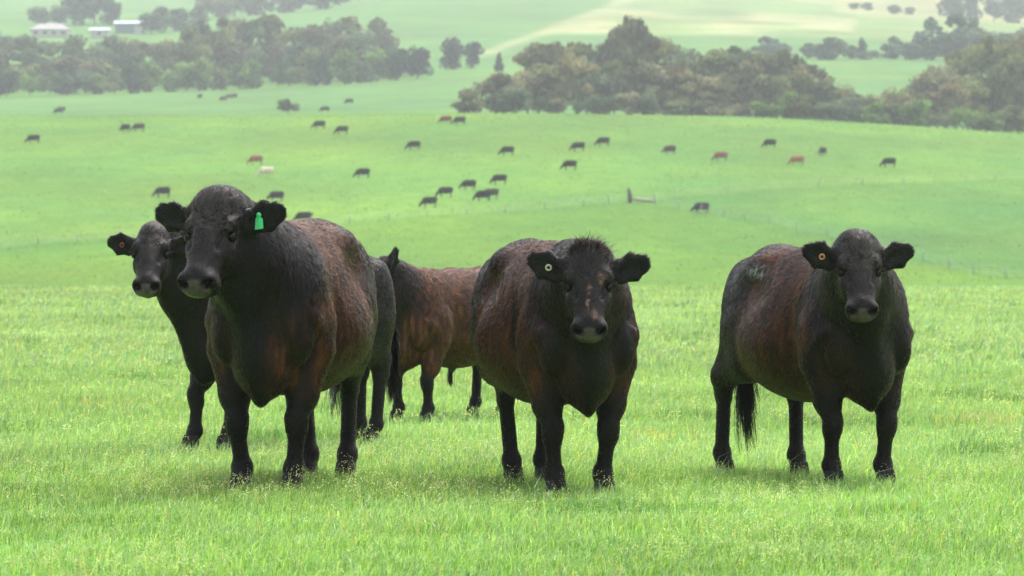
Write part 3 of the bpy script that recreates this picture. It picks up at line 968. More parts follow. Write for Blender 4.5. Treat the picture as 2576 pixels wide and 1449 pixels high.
# ------------------------------------------------------------------ near grass
def blades(n, d0, d1, wide, hgt, wid, seed, bend=.9, margin=1.35, pale=0, slope=False):
    r = np.random.default_rng(seed)
    # area-uniform over a widening strip of field
    D = np.sqrt(r.random(n) * (d1 ** 2 - d0 ** 2) + d0 ** 2)
    X = (r.random(n) * 2 - 1) * (1288 / F) * D * margin
    P = np.stack([X, D, np.zeros(n)], 1)
    cl = fbm(P, 1 / .35, 3, 2)           # tussocks
    pt = fbm(P, 1 / 2.6, 3, 4)
    keep = r.random(n) < np.clip(.45 + 1.4 * (cl - .35), .25, 1)
    X, D, P, cl, pt = X[keep], D[keep], P[keep], cl[keep], pt[keep]
    n = len(X)
    tus = np.clip((fbm(P, 1 / .8, 2, 14) - .60) * 6, 0, 1)
    h = hgt * (.45 + .75 * r.random(n)) * (.55 + .9 * cl) * (1 + .55 * tus)
    a = r.random(n) * 2 * np.pi
    lean_a = a + r.normal(0, .4, n)
    # wind-combed drift
    ld = np.stack([np.cos(lean_a) + .35, np.sin(lean_a), np.zeros(n)], 1)
    b = (bend * (.3 + r.random(n) * 1.2))[:, None]
    w = (wid * (.6 + .8 * r.random(n)))[:, None]
    side = np.stack([-np.sin(a), np.cos(a), np.zeros(n)], 1)
    up = vec(0, 0, 1)
    h_ = h[:, None]
    if slope:
        P = P.copy(); P[:, 2] = terrain_z(X, D) + (fbm(np.stack([X, D, X * 0], 1), 1 / 45, 3, 3) - .5) * 1.1 * .6
    p0 = P - up * .01
    p1 = P + up * h_ * .5 + ld * h_ * b * .18
    p2 = P + up * h_ * (1 - .25 * b) + ld * h_ * b * .75
    co = np.stack([p0 - side * w, p0 + side * w, p1 - side * w * .8, p1 + side * w * .8, p2], 1).reshape(-1, 3)
    k = np.arange(n) * 5
    q = np.stack([k, k + 1, k + 3, k + 2], 1); t3 = np.stack([k + 2, k + 3, k + 4], 1)
    m = r.random(n)
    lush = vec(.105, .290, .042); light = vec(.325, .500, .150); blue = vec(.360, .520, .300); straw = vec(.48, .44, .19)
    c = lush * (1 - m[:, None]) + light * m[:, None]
    c = c * (.40 + 1.2 * pt[:, None]) * np.exp(r.normal(0, .30, n))[:, None]
    bm = (r.random(n) < .20 + .5 * (pt - .5))[:, None]
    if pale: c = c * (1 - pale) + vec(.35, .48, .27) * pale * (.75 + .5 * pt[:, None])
    c = np.where(bm, blue * (.8 + .4 * m[:, None]), c)  # bluish-white reflection painted into the colour of scattered blades
    c = c * (1 - .45 * tus[:, None] * vec(1.1, .8, 1.1))
    st = (r.random(n) < .035 + .10 * np.clip(fbm(P, 1 / 1.2, 2, 24) - .62, 0, 1) * 4)[:, None]
    for (bx, by, br_) in ((1.0, 31.4, .30), (3.35, 34.0, .45), (-1.75, 18.6, .12), (.32, 18.3, .10), (-3.3, 37.0, .35), (4.2, 30.5, .22)):
        st |= ((((X - bx) / br_) ** 2 + ((D - by) / (br_ * 2.2)) ** 2) < r.random(n) * 1.3)[:, None] & (r.random(n) < .55)[:, None]
    c = np.where(st, straw * (.7 + .5 * m[:, None]), c)
    if slope:
        sv = fbm(np.stack([X, D * .45, X * 0], 1), 1 / 3.2, 3, 64)[:, None]
        c = vec(.150, .285, .044) * (.45 + 1.1 * sv) * np.exp(r.normal(0, .12, n))[:, None]
        c = c * (1 + (fbm(np.stack([X, D * .5, X * 0], 1), 1 / 9, 2, 70)[:, None] - .5) * vec(.8, .1, -.4))
    c = np.repeat(c, 5, 0)
    return co, q, t3, c

t = NT('grass_blade')
c = t.attr('blade').outputs['Color']
df = t.n('ShaderNodeBsdfDiffuse'); tr = t.n('ShaderNodeBsdfTranslucent'); gl = t.n('ShaderNodeBsdfGlossy')
gl.inputs['Roughness'].default_value = .35
mx = t.n('ShaderNodeMixShader'); mx.inputs[0].default_value = .50
m2 = t.n('ShaderNodeMixShader'); m2.inputs[0].default_value = .03
t.l(c, df.inputs[0])
t.l(t.mix(1.0, c, (1.25, 1.15, .6), 'MULTIPLY'), tr.inputs[0])
t.l(df.outputs[0], mx.inputs[1]); t.l(tr.outputs[0], mx.inputs[2])
t.l(mx.outputs[0], m2.inputs[1]); t.l(gl.outputs[0], m2.inputs[2])
t.l(m2.outputs[0], t.out.inputs[0])
M_BLADE = t.m

def grass(name, label, chunks):
    co, q, t3, c, off = [], [], [], [], 0
    for a in chunks:
        co.append(a[0]); q.append(a[1] + off); t3.append(a[2] + off); c.append(a[3]); off += len(a[0])
    c = np.concatenate(c)
    me = np_mesh(name, np.concatenate(co), np.concatenate(q), np.concatenate(t3), mat=M_BLADE, smooth=False,
                 attrs={'blade': ('FLOAT_COLOR', 'POINT', np.concatenate([np.clip(c, 0, 1), np.ones((len(c), 1))], 1))})
    o = link(name, me)
    tag(o, label, 'grass', kind='stuff')
    return o
grass('grass', 'bright green pasture grass of the near field', [
    blades(245000, 17.5, 27, 0, .080, .0016, 11, bend=1.1, margin=1.6), blades(5000, 17.5, 32, 0, .17, .0020, 17, bend=1.5, pale=.6), blades(16000, 17.5, 30, 0, .11, .0030, 18, bend=1.3, pale=.5),
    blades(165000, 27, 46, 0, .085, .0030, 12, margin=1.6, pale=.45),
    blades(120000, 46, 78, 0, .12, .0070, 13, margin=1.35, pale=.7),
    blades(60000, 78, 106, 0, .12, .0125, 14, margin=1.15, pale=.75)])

def seedheads(n, d0, d1, seed, sz=1.0):
    r = np.random.default_rng(seed)
    D = np.sqrt(r.random(n * 4) * (d1 ** 2 - d0 ** 2) + d0 ** 2)
    X = (r.random(n * 4) * 2 - 1) * (1288 / F) * D * 1.2
    P = np.stack([X, D, np.zeros(len(X))], 1)
    cl = fbm(P, 1 / .9, 3, 44)
    P = P[r.random(len(P)) < np.clip((cl - .44) * 3.0, .03, 1)][:n]
    co, t3, cc = [], [], []
    for p in P:
        h = (.085 + .065 * r.random()) * (1 + .5 * (r.random() < .06))
        a = r.random() * 6.28; ln = vec(math.cos(a), math.sin(a), 0) * h * .25 * r.random()
        top = p + ln + vec(0, 0, h)
        s = vec(-math.sin(a), math.cos(a), 0) * .0009 * sz
        b0 = len(co)
        co += [p - s, p + s, top]; t3.append([b0, b0 + 1, b0 + 2])
        ct = vec(.36, .46, .14) * (.8 + .4 * r.random())
        cc += [ct] * 3
        hc = vec(.64, .70, .45) * (.75 + .5 * r.random())
        for k in range(r.integers(7, 12)):
            f = .62 + .38 * r.random()
            q = p + (top - p) * f
            ang = r.random() * 6.28
            dr = vec(math.cos(ang), math.sin(ang), .45 + .6 * r.random()) * (.024 * (1.2 - f) + .009)
            e = q + dr * (.7 + .6 * r.random())
            sz_ = .0024 * sz * (.7 + .7 * r.random())
            s2 = vec(r.normal(), r.normal(), r.normal()); s2 = s2 / np.linalg.norm(s2) * sz_
            s3 = np.cross(unit(dr), s2)
            b0 = len(co)
            co += [e - s2, e + s2, e + unit(dr) * sz_ * 2.2, e - s3, e + s3]
            t3 += [[b0, b0 + 1, b0 + 2], [b0 + 3, b0 + 4, b0 + 2]]
            cc += [hc] * 5
    return np.array(co), np.array(t3), np.array(cc)
def join_seed(chs):
    co, t3, c, off = [], [], [], 0
    for a in chs:
        co.append(a[0]); t3.append(a[1] + off); c.append(a[2]); off += len(a[0])
    c = np.concatenate(c)
    me = np_mesh('grass_seedheads', np.concatenate(co), None, np.concatenate(t3), mat=M_BLADE, smooth=False,
                 attrs={'blade': ('FLOAT_COLOR', 'POINT', np.concatenate([np.clip(c, 0, 1), np.ones((len(c), 1))], 1))})
    tag(link('grass_seedheads', me), 'pale yellow seed heads standing above the pasture grass', 'seed heads', kind='stuff')
join_seed([seedheads(2600, 17.8, 29, 5), seedheads(2200, 29, 60, 6, 1.7)])
grass('slope_grass', 'tufted grass over the far grazing slope', [blades(100000, 400, 830, 0, .10, .09, 21, margin=1.12, slope=True)])
print('grass', round(time.time() - T0, 1))
# ------------------------------------------------------------------ trees
t = NT('tree_leaves')
oc = t.n('ShaderNodeObjectInfo').outputs['Color']
lf = t.attr('leaf').outputs['Color']
c = t.mix(1.0, oc, lf, 'MULTIPLY')
df = t.n('ShaderNodeBsdfDiffuse'); tr = t.n('ShaderNodeBsdfTranslucent')
mx = t.n('ShaderNodeMixShader'); mx.inputs[0].default_value = .3
t.l(c, df.inputs[0]); t.l(c, tr.inputs[0]); t.l(df.outputs[0], mx.inputs[1]); t.l(tr.outputs[0], mx.inputs[2]); t.l(mx.outputs[0], t.out.inputs[0])
M_LEAF = t.m
t = NT('tree_bark')
tc = t.n('ShaderNodeTexCoord').outputs['Object']
t.princ(t.mix(t.noise((3, 3, .8), 5, .7, tc), (.13, .11, .09), (.30, .27, .23)), .9, .2)
M_BARK = t.m

def tree_kind(seed, kind):
    """unit-height tree: (crown mesh, trunk mesh). x, y within the crown radius, z 0..1"""
    r = np.random.default_rng(seed)
    cs_ = []
    if kind == 'gum':      # open spreading gum: flat-topped plates of foliage on forking limbs
        R = .46
        for k in range(15):
            a = r.random() * 6.28; q = R * math.sqrt(r.random()) * .85
            z = .62 + .26 * (1 - (q / R) ** 2) + r.normal(0, .05)
            cs_.append((q * math.cos(a), q * math.sin(a), z, .15 + .07 * r.random(), .07 + .03 * r.random()))
        for k in range(11):
            a = r.random() * 6.28; q = R * (.35 + .55 * r.random())
            cs_.append((q * math.cos(a), q * math.sin(a), .22 + .36 * r.random(), .12 + .05 * r.random(), .07))
    elif kind == 'dense':  # rounded, foliage almost to the ground
        R = .40
        for k in range(22):
            v = r.normal(0, 1, 3); v /= np.linalg.norm(v); q = r.random() ** .4
            cs_.append((v[0] * R * q * .8, v[1] * R * q * .8, .48 + v[2] * .42 * q, .16 + .06 * r.random(), .12 + .05 * r.random()))
    elif kind == 'tall':   # tall narrow eucalypt
        R = .26
        for k in range(20):
            z = .14 + .78 * r.random(); rr = R * (1 - abs(z - .62) * 1.3)
            a = r.random() * 6.28; q = rr * math.sqrt(r.random())
            cs_.append((q * math.cos(a), q * math.sin(a), z, .11 + .05 * r.random(), .10 + .04 * r.random()))
    elif kind == 'cone':   # young conifer
        for k in range(22):
            z = .10 + .80 * (k / 21); rr = .30 * (1 - z) + .03
            a = r.random() * 6.28; q = rr * .6 * r.random()
            cs_.append((q * math.cos(a), q * math.sin(a), z, rr * .75, .07))
    else:                  # bush
        R = .55
        for k in range(18):
            a = r.random() * 6.28; q = R * math.sqrt(r.random()) * .8
            cs_.append((q * math.cos(a), q * math.sin(a), .30 + .42 * r.random() * (1 - (q / R) ** 2), .20, .20))
    nl = 62
    co, cc = [], []
    for (x, y, z, rx, rz) in cs_:
        v = r.normal(0, 1, (nl, 3)); v /= np.linalg.norm(v, axis=1)[:, None]
        v *= (.55 + .5 * r.random((nl, 1)))
        p = vec(x, y, z) + v * vec(rx, rx, rz)
        n = v + r.normal(0, .7, (nl, 3)); n /= np.linalg.norm(n, axis=1)[:, None]
        a = np.cross(n, r.normal(0, 1, (nl, 3))); a /= np.linalg.norm(a, axis=1)[:, None]; b = np.cross(n, a)
        s = (.020 + .022 * r.random((nl, 1)))
        co.append(np.stack([p - a * s - b * s * .7, p + a * s - b * s * .7, p + a * s * .9 + b * s, p - a * s * .6 + b * s * 1.1], 1).reshape(-1, 3))
        tint = .50 + 1.0 * r.random()
        warm = r.random()
        cl = (vec(1, 1, 1) * (1 - .35 * warm) + vec(1.35, 1.0, .7) * .35 * warm) * tint
        cc.append(np.repeat(cl[None] * (.75 + .5 * r.random((nl, 1))), 4, 0))
    co = np.concatenate(co); cc = np.concatenate(cc)
    co[:, 2] = np.maximum(co[:, 2], .005)
    k = np.arange(len(co) // 4) * 4
    q = np.stack([k, k + 1, k + 2, k + 3], 1)
    crown = np_mesh('crown', co, q, mat=M_LEAF, smooth=False, attrs={'leaf': ('FLOAT_COLOR', 'POINT', np.concatenate([cc, np.ones((len(cc), 1))], 1))})
    segs = []
    hz = {'gum': .45, 'dense': .45, 'tall': .7, 'cone': .85, 'bush': .25}[kind]
    segs.append(tube([(0, 0, -.03), (.008, .004, hz * .5), (.0, .01, hz)], [.024, .019, .010], 6))
    for c_ in cs_[:9]:
        z0 = hz * (.45 + .5 * r.random())
        segs.append(tube([(0, 0, z0 * .8), (c_[0] * .5, c_[1] * .5, (z0 + c_[2]) * .5), (c_[0], c_[1], c_[2])], [.010, .007, .003], 5))
    V, Q4, T3, off = [], [], [], 0
    for s in segs:
        V.append(s[0]); Q4.append(s[1] + off); T3.append(s[2] + off); off += len(s[0])
    trunk = np_mesh('trunk', np.concatenate(V), np.concatenate(Q4), np.concatenate(T3), mat=M_BARK)
    return crown, trunk
KINDS = {}
for kind, m in (('gum', 5), ('dense', 5), ('tall', 4), ('cone', 2), ('bush', 3)):
    KINDS[kind] = [tree_kind(100 + i * 7 + len(kind), kind) for i in range(m)]

def tree(kind, px, D, width_px, height_px, col, label, group, cat='tree', name=None, sink=0.0):
    X, Y = (px - CX) / F * D, D
    z = gnd(X, Y)
    hgt = height_px / F * D
    wr = {'gum': 1.05, 'dense': .95, 'tall': .66, 'cone': .55, 'bush': 1.35}[kind]
    wid = width_px / F * D / wr
    cm, tm = random.choice(KINDS[kind])
    nm = name or {'gum': 'gum_tree', 'dense': 'leafy_tree', 'tall': 'tall_gum_tree', 'cone': 'conifer', 'bush': 'bush'}[kind]
    root = link(nm, None, None, (X, Y, z - sink - .035 * hgt))
    tag(root, label, cat, group)
    root.rotation_euler = (0, 0, random.random() * 6.28)
    root.scale = (wid, wid, hgt)
    a = link('crown', cm, root); a.color = (*col, 1)
    link('trunk', tm, root)
    return root

TINTS = {   # albedo and the word for it
    'grey-green': (.125, .175, .095), 'dark green': (.062, .115, .050), 'olive': (.165, .200, .075),
    'brown-tipped': (.170, .175, .095), 'bright green': (.150, .270, .060), 'golden': (.225, .215, .105), 'blue-green': (.090, .165, .110)}
KW = {'gum': 'gum', 'dense': 'leafy tree', 'tall': 'tall gum', 'cone': 'conifer', 'bush': 'bush'}
ORD = ['leftmost', 'second from the left', 'third from the left', 'fourth from the left', 'fifth from the left', 'sixth from the left', 'seventh from the left', 'eighth from the left', 'ninth from the left', 'tenth from the left']
def belt(items, place_, group):
    """items: (kind, px, base_row or None, D, w, h, tint). Labels single out each by kind, colour and order in its belt"""
    names = {}
    for it in sorted(items, key=lambda i: i[1]):
        names.setdefault((it[0], it[6], it[7] if len(it) > 7 else ''), []).append(it)
    for (kind, tint, row), lst in names.items():
        for i, it in enumerate(lst):
            lab = f"{tint} {KW[kind]} in {(row.replace(' the', '') + ' ') if row else 'the '}{place_}"
            if len(lst) > 1:
                lab += ', ' + ('rightmost' if i == len(lst) - 1 else ORD[i].replace('from the', 'from')) + ' of its kind'
            c = vec(*TINTS[tint]) * (.85 + .3 * random.random())
            tree(kind, it[1], it[3], it[4], it[5], tuple(c), lab, group)

R = random.Random(11)
# left belt: base runs from row 258 at the left edge to 205 at column 1080; crowns up to row 40-110
items = []
KL = ['dense', 'dense', 'gum', 'tall']
top = lambda px: np.interp(px, [0, 60, 110, 200, 330, 420, 520, 600, 700, 800, 880, 960, 1020, 1080], [140, 130, 152, 125, 128, 112, 66, 75, 70, 85, 45, 75, 120, 150])
base = lambda px: np.interp(px, [0, 400, 800, 1080], [258, 240, 216, 205])
for px in range(-90, 1000, 46):          # back row
    x = px + R.uniform(-14, 14); D = 1345 + R.uniform(-25, 25)
    h = (base(x) - top(x)) * 1.05 - 12 + R.uniform(-20, 12)
    items.append((R.choice(['dense', 'gum', 'gum', 'tall']), x, None, D, R.uniform(85, 130), max(95, h * 1.04), R.choice(['grey-green', 'olive', 'grey-green', 'brown-tipped']), 'back row of the'))
for px in range(-80, 1040, 52):           # middle row
    x = px + R.uniform(-16, 16); D = 1290 + R.uniform(-12, 12)
    h = (base(x) - top(x)) * R.uniform(.62, .92)
    items.append((R.choice(['dense', 'dense', 'gum', 'tall']), x, None, D, R.uniform(80, 125), h, R.choice(['grey-green', 'dark green', 'olive', 'brown-tipped', 'blue-green']), 'middle of the'))
for px in range(-60, 1060, 44):           # front row, lower
    x = px + R.uniform(-14, 14); D = 1250 + R.uniform(-8, 8)
    items.append((R.choice(['dense', 'bush', 'dense']), x, None, D, R.uniform(65, 105), R.uniform(55, 100), R.choice(['olive', 'dark green', 'blue-green', 'bright green', 'bright green', 'grey-green']), 'front of the'))
belt(items, 'left-hand belt', 'trees of the long belt behind the left-hand pasture')
# end of that belt, the lone pair and the small conifer
tree('dense', 1050, 1248, 75, 88, (.045, .058, .042), 'dark rounded tree standing at the open end of the left-hand belt', 'lone trees by the belts')
tree('dense', 1140, 1330, 84, 92, (.050, .062, .048), 'broad dark tree standing alone between the two belts', 'lone trees by the belts')
tree('dense', 1192, 1334, 60, 78, (.048, .060, .046), 'smaller dark tree touching the lone broad tree', 'lone trees by the belts')
tree('cone', 1256, 1290, 30, 52, (.040, .055, .040), 'small dark conifer between the lone tree and the near belt', 'lone trees by the belts')
tree('bush', 726, 930, 74, 50, (.085, .105, .050), 'lone round bush in the pasture above the grazing herd', None, 'bush')
# right, nearer belt behind the crest
items = []
topR = lambda px: np.interp(px, [1170, 1230, 1290, 1340, 1440, 1500, 1580, 1640, 1720, 1800, 1880, 1960, 2040, 2100, 2160, 2230, 2290, 2330, 2380, 2440, 2520, 2600],
                            [230, 175, 120, 95, 100, 90, 30, 75, 100, 95, 105, 110, 150, 200, 235, 215, 190, 185, 150, 105, 70, 80])
baseR = lambda px: np.interp(px, [1170, 1600, 2000, 2300, 2576, 2700], [280, 285, 300, 320, 334, 340])
def dR(px): return np.interp(px, [1170, 1800, 2300, 2600], [832, 840, 850, 860])
for px in range(1340, 2700, 58):
    x = px + R.uniform(-16, 16); D = dR(x) + 75 + R.uniform(-10, 20)
    h = (baseR(x) - topR(x)) * R.uniform(.95, 1.03)
    items.append(('gum' if not 2080 < x < 2320 else 'dense', x, None, D, R.uniform(120, 185), max(60, h), R.choice(['brown-tipped', 'olive', 'grey-green', 'olive']), 'back of the'))
for px in range(1260, 2700, 62):
    x = px + R.uniform(-18, 18); D = dR(x) + 38 + R.uniform(-8, 8)
    h = (baseR(x) - topR(x)) * R.uniform(.62, .86)
    items.append((R.choice(['gum', 'gum', 'dense']), x, None, D, R.uniform(110, 160), max(50, h), R.choice(['brown-tipped', 'olive', 'grey-green', 'golden', 'olive']), 'middle of the'))
for px in range(1190, 2700, 56):
    x = px + R.uniform(-12, 12); D = dR(x) + 14 + R.uniform(-4, 4)
    hh = R.uniform(45, 80) if x < 1950 else R.uniform(62, 96)
    items.append((R.choice(['dense', 'bush', 'dense']), x, None, D, R.uniform(72, 115), hh, R.choice(['olive', 'dark green', 'grey-green', 'brown-tipped'] if x < 1900 else ['bright green', 'olive', 'dark green', 'bright green', 'grey-green']), 'front of the'))
belt(items, 'right-hand belt', 'trees of the belt just behind the crest')
tree('gum', 1545, 915, 100, 205, (.140, .155, .085), 'olive gum beside the tallest gum of the right-hand belt', 'trees of the belt just behind the crest')
tree('gum', 1590, 925, 120, 258, (.150, .160, .095), 'tallest brown-tipped gum rising out of the right-hand belt', 'trees of the belt just behind the crest')
tree('bush', 2003, 826, 82, 62, (.065, .070, .016), 'rounded olive-green bush on the brow of the pasture', None, 'bush')
# mid-distance hedge trees on the right
items = []
for i, (x, w, h, k) in enumerate([(1925, 60, 60, 'tall'), (1965, 50, 46, 'dense'), (2030, 34, 44, 'tall'), (2062, 52, 46, 'dense'), (2098, 66, 62, 'dense'), (2140, 36, 40, 'dense'), (2168, 32, 60, 'cone'), (2205, 40, 30, 'bush'),
                      (2240, 44, 58, 'tall'), (2285, 60, 52, 'dense'), (2330, 60, 108, 'tall'), (2375, 56, 70, 'dense'), (2410, 92, 120, 'tall'), (2462, 80, 96, 'dense'), (2520, 90, 84, 'dense'), (2580, 90, 90, 'dense')]):
    items.append((k, x, None, 1395 + R.uniform(-8, 8), w * 1.35, h, R.choice(['dark green', 'grey-green', 'blue-green']), ''))
belt(items, 'hedge below pale hill', 'trees along the mid-distance hedge')
# far top-right clumps
items = []
for (x, w, h, D) in [(2395, 90, 90, 2110), (2450, 70, 110, 2120), (2500, 60, 70, 2130), (2555, 90, 95, 2125), (2620, 90, 90, 2120), (2250, 46, 26, 2200), (2290, 40, 22, 2200), (2180, 40, 22, 2230), (2150, 40, 20, 2230)]:
    items.append(('dense', x, None, D, w, h, R.choice(['dark green', 'grey-green', 'blue-green']), ''))
belt(items, 'far hilltop clump', 'far hilltop trees')
# trees by the farmhouse, and the dark row along the far skyline
items = []
for (x, w, h, D) in [(100, 70, 56, 1830), (150, 66, 58, 1840), (200, 110, 112, 1850), (238, 90, 120, 1860), (282, 70, 80, 1850), (405, 66, 78, 1740), (380, 70, 60, 1725), (445, 80, 66, 1760), (500, 60, 64, 1800), (30, 90, 40, 1600), (-30, 90, 70, 1600)]:
    items.append(('dense', x, None, D, w, h, R.choice(['dark green', 'blue-green', 'grey-green']), ''))
belt(items, 'farm clump', 'trees round the farm')
items = []
for px in range(520, 1010, 38):
    x = px + R.uniform(-8, 8)
    items.append((R.choice(['dense', 'dense', 'gum']), x, None, (1985 if x < 830 else 2250) + R.uniform(-20, 20), R.uniform(70, 105), R.uniform(60, 90), R.choice(['dark green', 'grey-green', 'olive']), ''))
belt(items, 'row beyond the hill shoulder', 'far row of trees')
print('trees', round(time.time() - T0, 1))

# ------------------------------------------------------------------ farm buildings
M_WALLW = simple('cream_wall', (.55, .52, .47), .8, .2, nscale=2)
M_ROOFG = simple('grey_roof', (.30, .27, .28), .6, .3, nscale=1.5)
M_ROOFB = simple('pale_blue_iron', (.50, .58, .66), .45, .4, nscale=1.5)
M_GLASS = simple('dark_glass', (.03, .04, .05), .15, .5)
M_POST = simple('weathered_timber', (.36, .37, .31), .9, .1, nscale=12)
M_STUMP = simple('brown_timber', (.13, .10, .09), .9, .1, nscale=12)
M_WIRE = simple('galvanised_wire', (.35, .36, .36), .45, .5)
M_LOG = simple('bleached_log', (.42, .38, .33), .9, .1, nscale=8)

def boxmesh(name, x0, x1, y0, y1, z0, z1, mat):
    co = [(x, y, z) for z in (z0, z1) for y in (y0, y1) for x in (x0, x1)]
    q = [(0, 2, 3, 1), (4, 5, 7, 6), (0, 1, 5, 4), (2, 6, 7, 3), (0, 4, 6, 2), (1, 3, 7, 5)]
    return np_mesh(name, co, np.array(q), mat=mat, smooth=False)

def hip_roof(name, w, d, z0, z1, hip, mat, t_=.25):
    co = [(-w, -d, z0), (w, -d, z0), (w, d, z0), (-w, d, z0), (-w + hip, 0, z1), (w - hip, 0, z1),
          (-w, -d, z0 - t_), (w, -d, z0 - t_), (w, d, z0 - t_), (-w, d, z0 - t_)]
    q = [(0, 1, 5, 4), (2, 3, 4, 5), (6, 9, 8, 7), (0, 6, 7, 1), (1, 7, 8, 2), (2, 8, 9, 3), (3, 9, 6, 0)]
    t3 = [(1, 2, 5), (3, 0, 4)]
    return np_mesh(name, co, np.array(q), np.array(t3), mat=mat, smooth=False)

def building(px, D, w, d, hw, hr, hip, roofmat, label, name, wallmat=M_WALLW, windows=3, rot=0.0):
    X = (px - CX) / F * D
    b = link(name, None, None, (X, D, gnd(X, D)))
    b.rotation_euler = (0, 0, rot)
    tag(b, label, name.replace('_', ' '), 'farm buildings')
    link('wall', boxmesh('wall', -w, w, -d, d, -1.5, hw, wallmat), b)
    link('roof', hip_roof('roof', w + .6, d + .6, hw + .12, hr, hip, roofmat), b)
    if windows:
        fm = boxmesh('window', -.75, .75, -.06, .06, 0, 1.2, M_WALLW); pm = boxmesh('pane', -.62, .62, -.09, -.065, .12, 1.08, M_GLASS)
        for k in range(windows):
            x = -w + (k + .5) * 2 * w / windows
            f = link('window', fm, b, (x, -d - .07, hw - 1.7))
            link('pane', pm, f)
    return b
building(128, 1700, 6.6, 4.5, 2.6, 5.0, 3.2, M_ROOFG, 'low farmhouse with a grey hipped roof among the far trees', 'farmhouse', windows=4)
building(252, 1690, 3.2, 3.5, 2.6, 3.6, .0, M_ROOFB, 'small white shed between the farmhouse and the long shed', 'small_shed', windows=1)
b = building(330, 1740, 5.6, 4.0, 3.4, 4.6, 0.0, M_ROOFB, 'long open-fronted shed with a pale blue iron roof', 'long_shed', windows=0,
             wallmat=simple('shed_wall', (.20, .24, .27), .8, .2, nscale=2))
link('door', boxmesh('door', 1.6, 4.4, -4.12, -4.02, -1.5, 2.6, M_WALLW), b)

# ------------------------------------------------------------------ fences
pm = tube([(0, 0, -.4), (.01, 0, .6), (0, 0, 1.15)], [.062, .058, .054], 7)
PM = np_mesh('post', *pm, mat=M_POST)
def fence(pts_px, name_label, step_px=None):
    P = [((px - CX) / F * D, D) for px, D in pts_px]
    P = [vec(x, y, gnd(x, y)) for x, y in P]
    root = link('wire_fence', None, None, tuple(P[0]))
    tag(root, name_label, 'fence', 'wire fences on the slope')
    for p in P:
        o = link('post', PM, root, tuple(p - P[0])); o.rotation_euler = (random.uniform(-.05, .05), random.uniform(-.05, .05), random.random() * 6)
        o.scale = (1, 1, random.uniform(.92, 1.08))
    for z in (.35, .65, .95):
        w = tube([p - P[0] + vec(0, 0, z) for p in P], .009, 4)
        link('wire', np_mesh('wire', *w, mat=M_WIRE), root)
    return root
px1 = list(range(-90, 1500, 100)) + [1480, 1545]
def dpt(px, X, Dd): return (px, float(np.interp(px, X, Dd)))
fence([dpt(p, FX1, FD1) for p in list(range(-100, 1500, 98)) + [1530, 1582]], 'post and wire fence across the slope left of the weathered strainer post')
fence([dpt(p, FX1, FD1) for p in [1645, 1700, 1830, 1940, 2060, 2170, 2272, 2350, 2430, 2503, 2590]], 'post and wire fence climbing right from the bleached log')
fence([dpt(p, FX2, FD2) for p in [1648, 1705, 1765, 1820, 1873, 1935, 2003, 2080, 2160, 2240, 2322, 2388, 2450, 2530, 2610]], 'post and wire fence falling towards the lower right of the slope')
D_ = float(np.interp(1582, FX1, FD1)) + .2
x_ = (1584 - CX) / F * D_
st = tube([(0, 0, -.5), (.03, 0, .8), (-.12, 0, 1.75)], [.30, .27, .20], 9)
o = link('strainer_post', np_mesh('strainer_post', *st, mat=M_STUMP), None, (x_, D_, gnd(x_, D_)))
tag(o, 'thick dark brown strainer post where the fences meet', 'fence post')
x_ = (1615 - CX) / F * D_
lg = tube([(-1.4, 0, .55), (-.5, .1, .38), (.8, .0, .26), (1.7, .05, .20)], [.17, .2, .2, .12], 9)
o = link('fallen_log', np_mesh('fallen_log', *lg, mat=M_LOG), None, (x_, D_, gnd(x_, D_)))
tag(o, 'bleached log lying against the strainer post on the slope', 'log')

# ------------------------------------------------------------------ far herd
def far_prims(pose):
    sp = dict(scale=1, face=(1, 0), pitch=math.radians(52), poll=(1.0, 0, 1.28), hooves=[(.62, .14), (.5, -.14), (-.58, .14), (-.72, -.14)])
    if pose == 'graze': sp.update(pitch=math.radians(60), poll=(1.16, .02, .58))
    if pose == 'low': sp.update(pitch=math.radians(45), poll=(1.20, .10, .66), face=(.9, .4), hooves=[(.5, .14), (.68, -.14), (-.66, .14), (-.56, -.14)])
    P, info = cow_prims(sp)
    if pose != 'up':
        P = [p for p in P if not (p.reg == 7)]
        nb = info['H'](.03, 0, -.12)
        P.append(Prim((.60, 0, .98), nb, (.20, .27), (.11, .14), k=.1))
        P.append(Prim((.46, 0, 1.15), info['H'](0, 0, -.06), (.08, .08), (.06, .06), k=.1))
    return P
t = NT('far_cattle_hide')
oc = t.n('ShaderNodeObjectInfo').outputs['Color']
fc = t.attr('fcol').outputs['Fac']
tc = t.n('ShaderNodeTexCoord').outputs['Object']
cc = t.mix(t.noise(5, 3, .6, tc), oc, t.mix(1.0, oc, (.6, .55, .55), 'MULTIPLY'))
t.princ(cc, .9, .08)
M_FAR = t.m
FARM = {}
for pose in ('graze', 'low', 'up'):
    V, Q = grow(far_prims(pose), .034)
    FARM[pose] = np_mesh('grazing_cow', V, Q, mat=M_FAR)
BK, DB, RB, TN, CR = (.005, .005, .006), (.014, .010, .009), (.24, .085, .05), (.42, .17, .09), (.95, .80, .62)
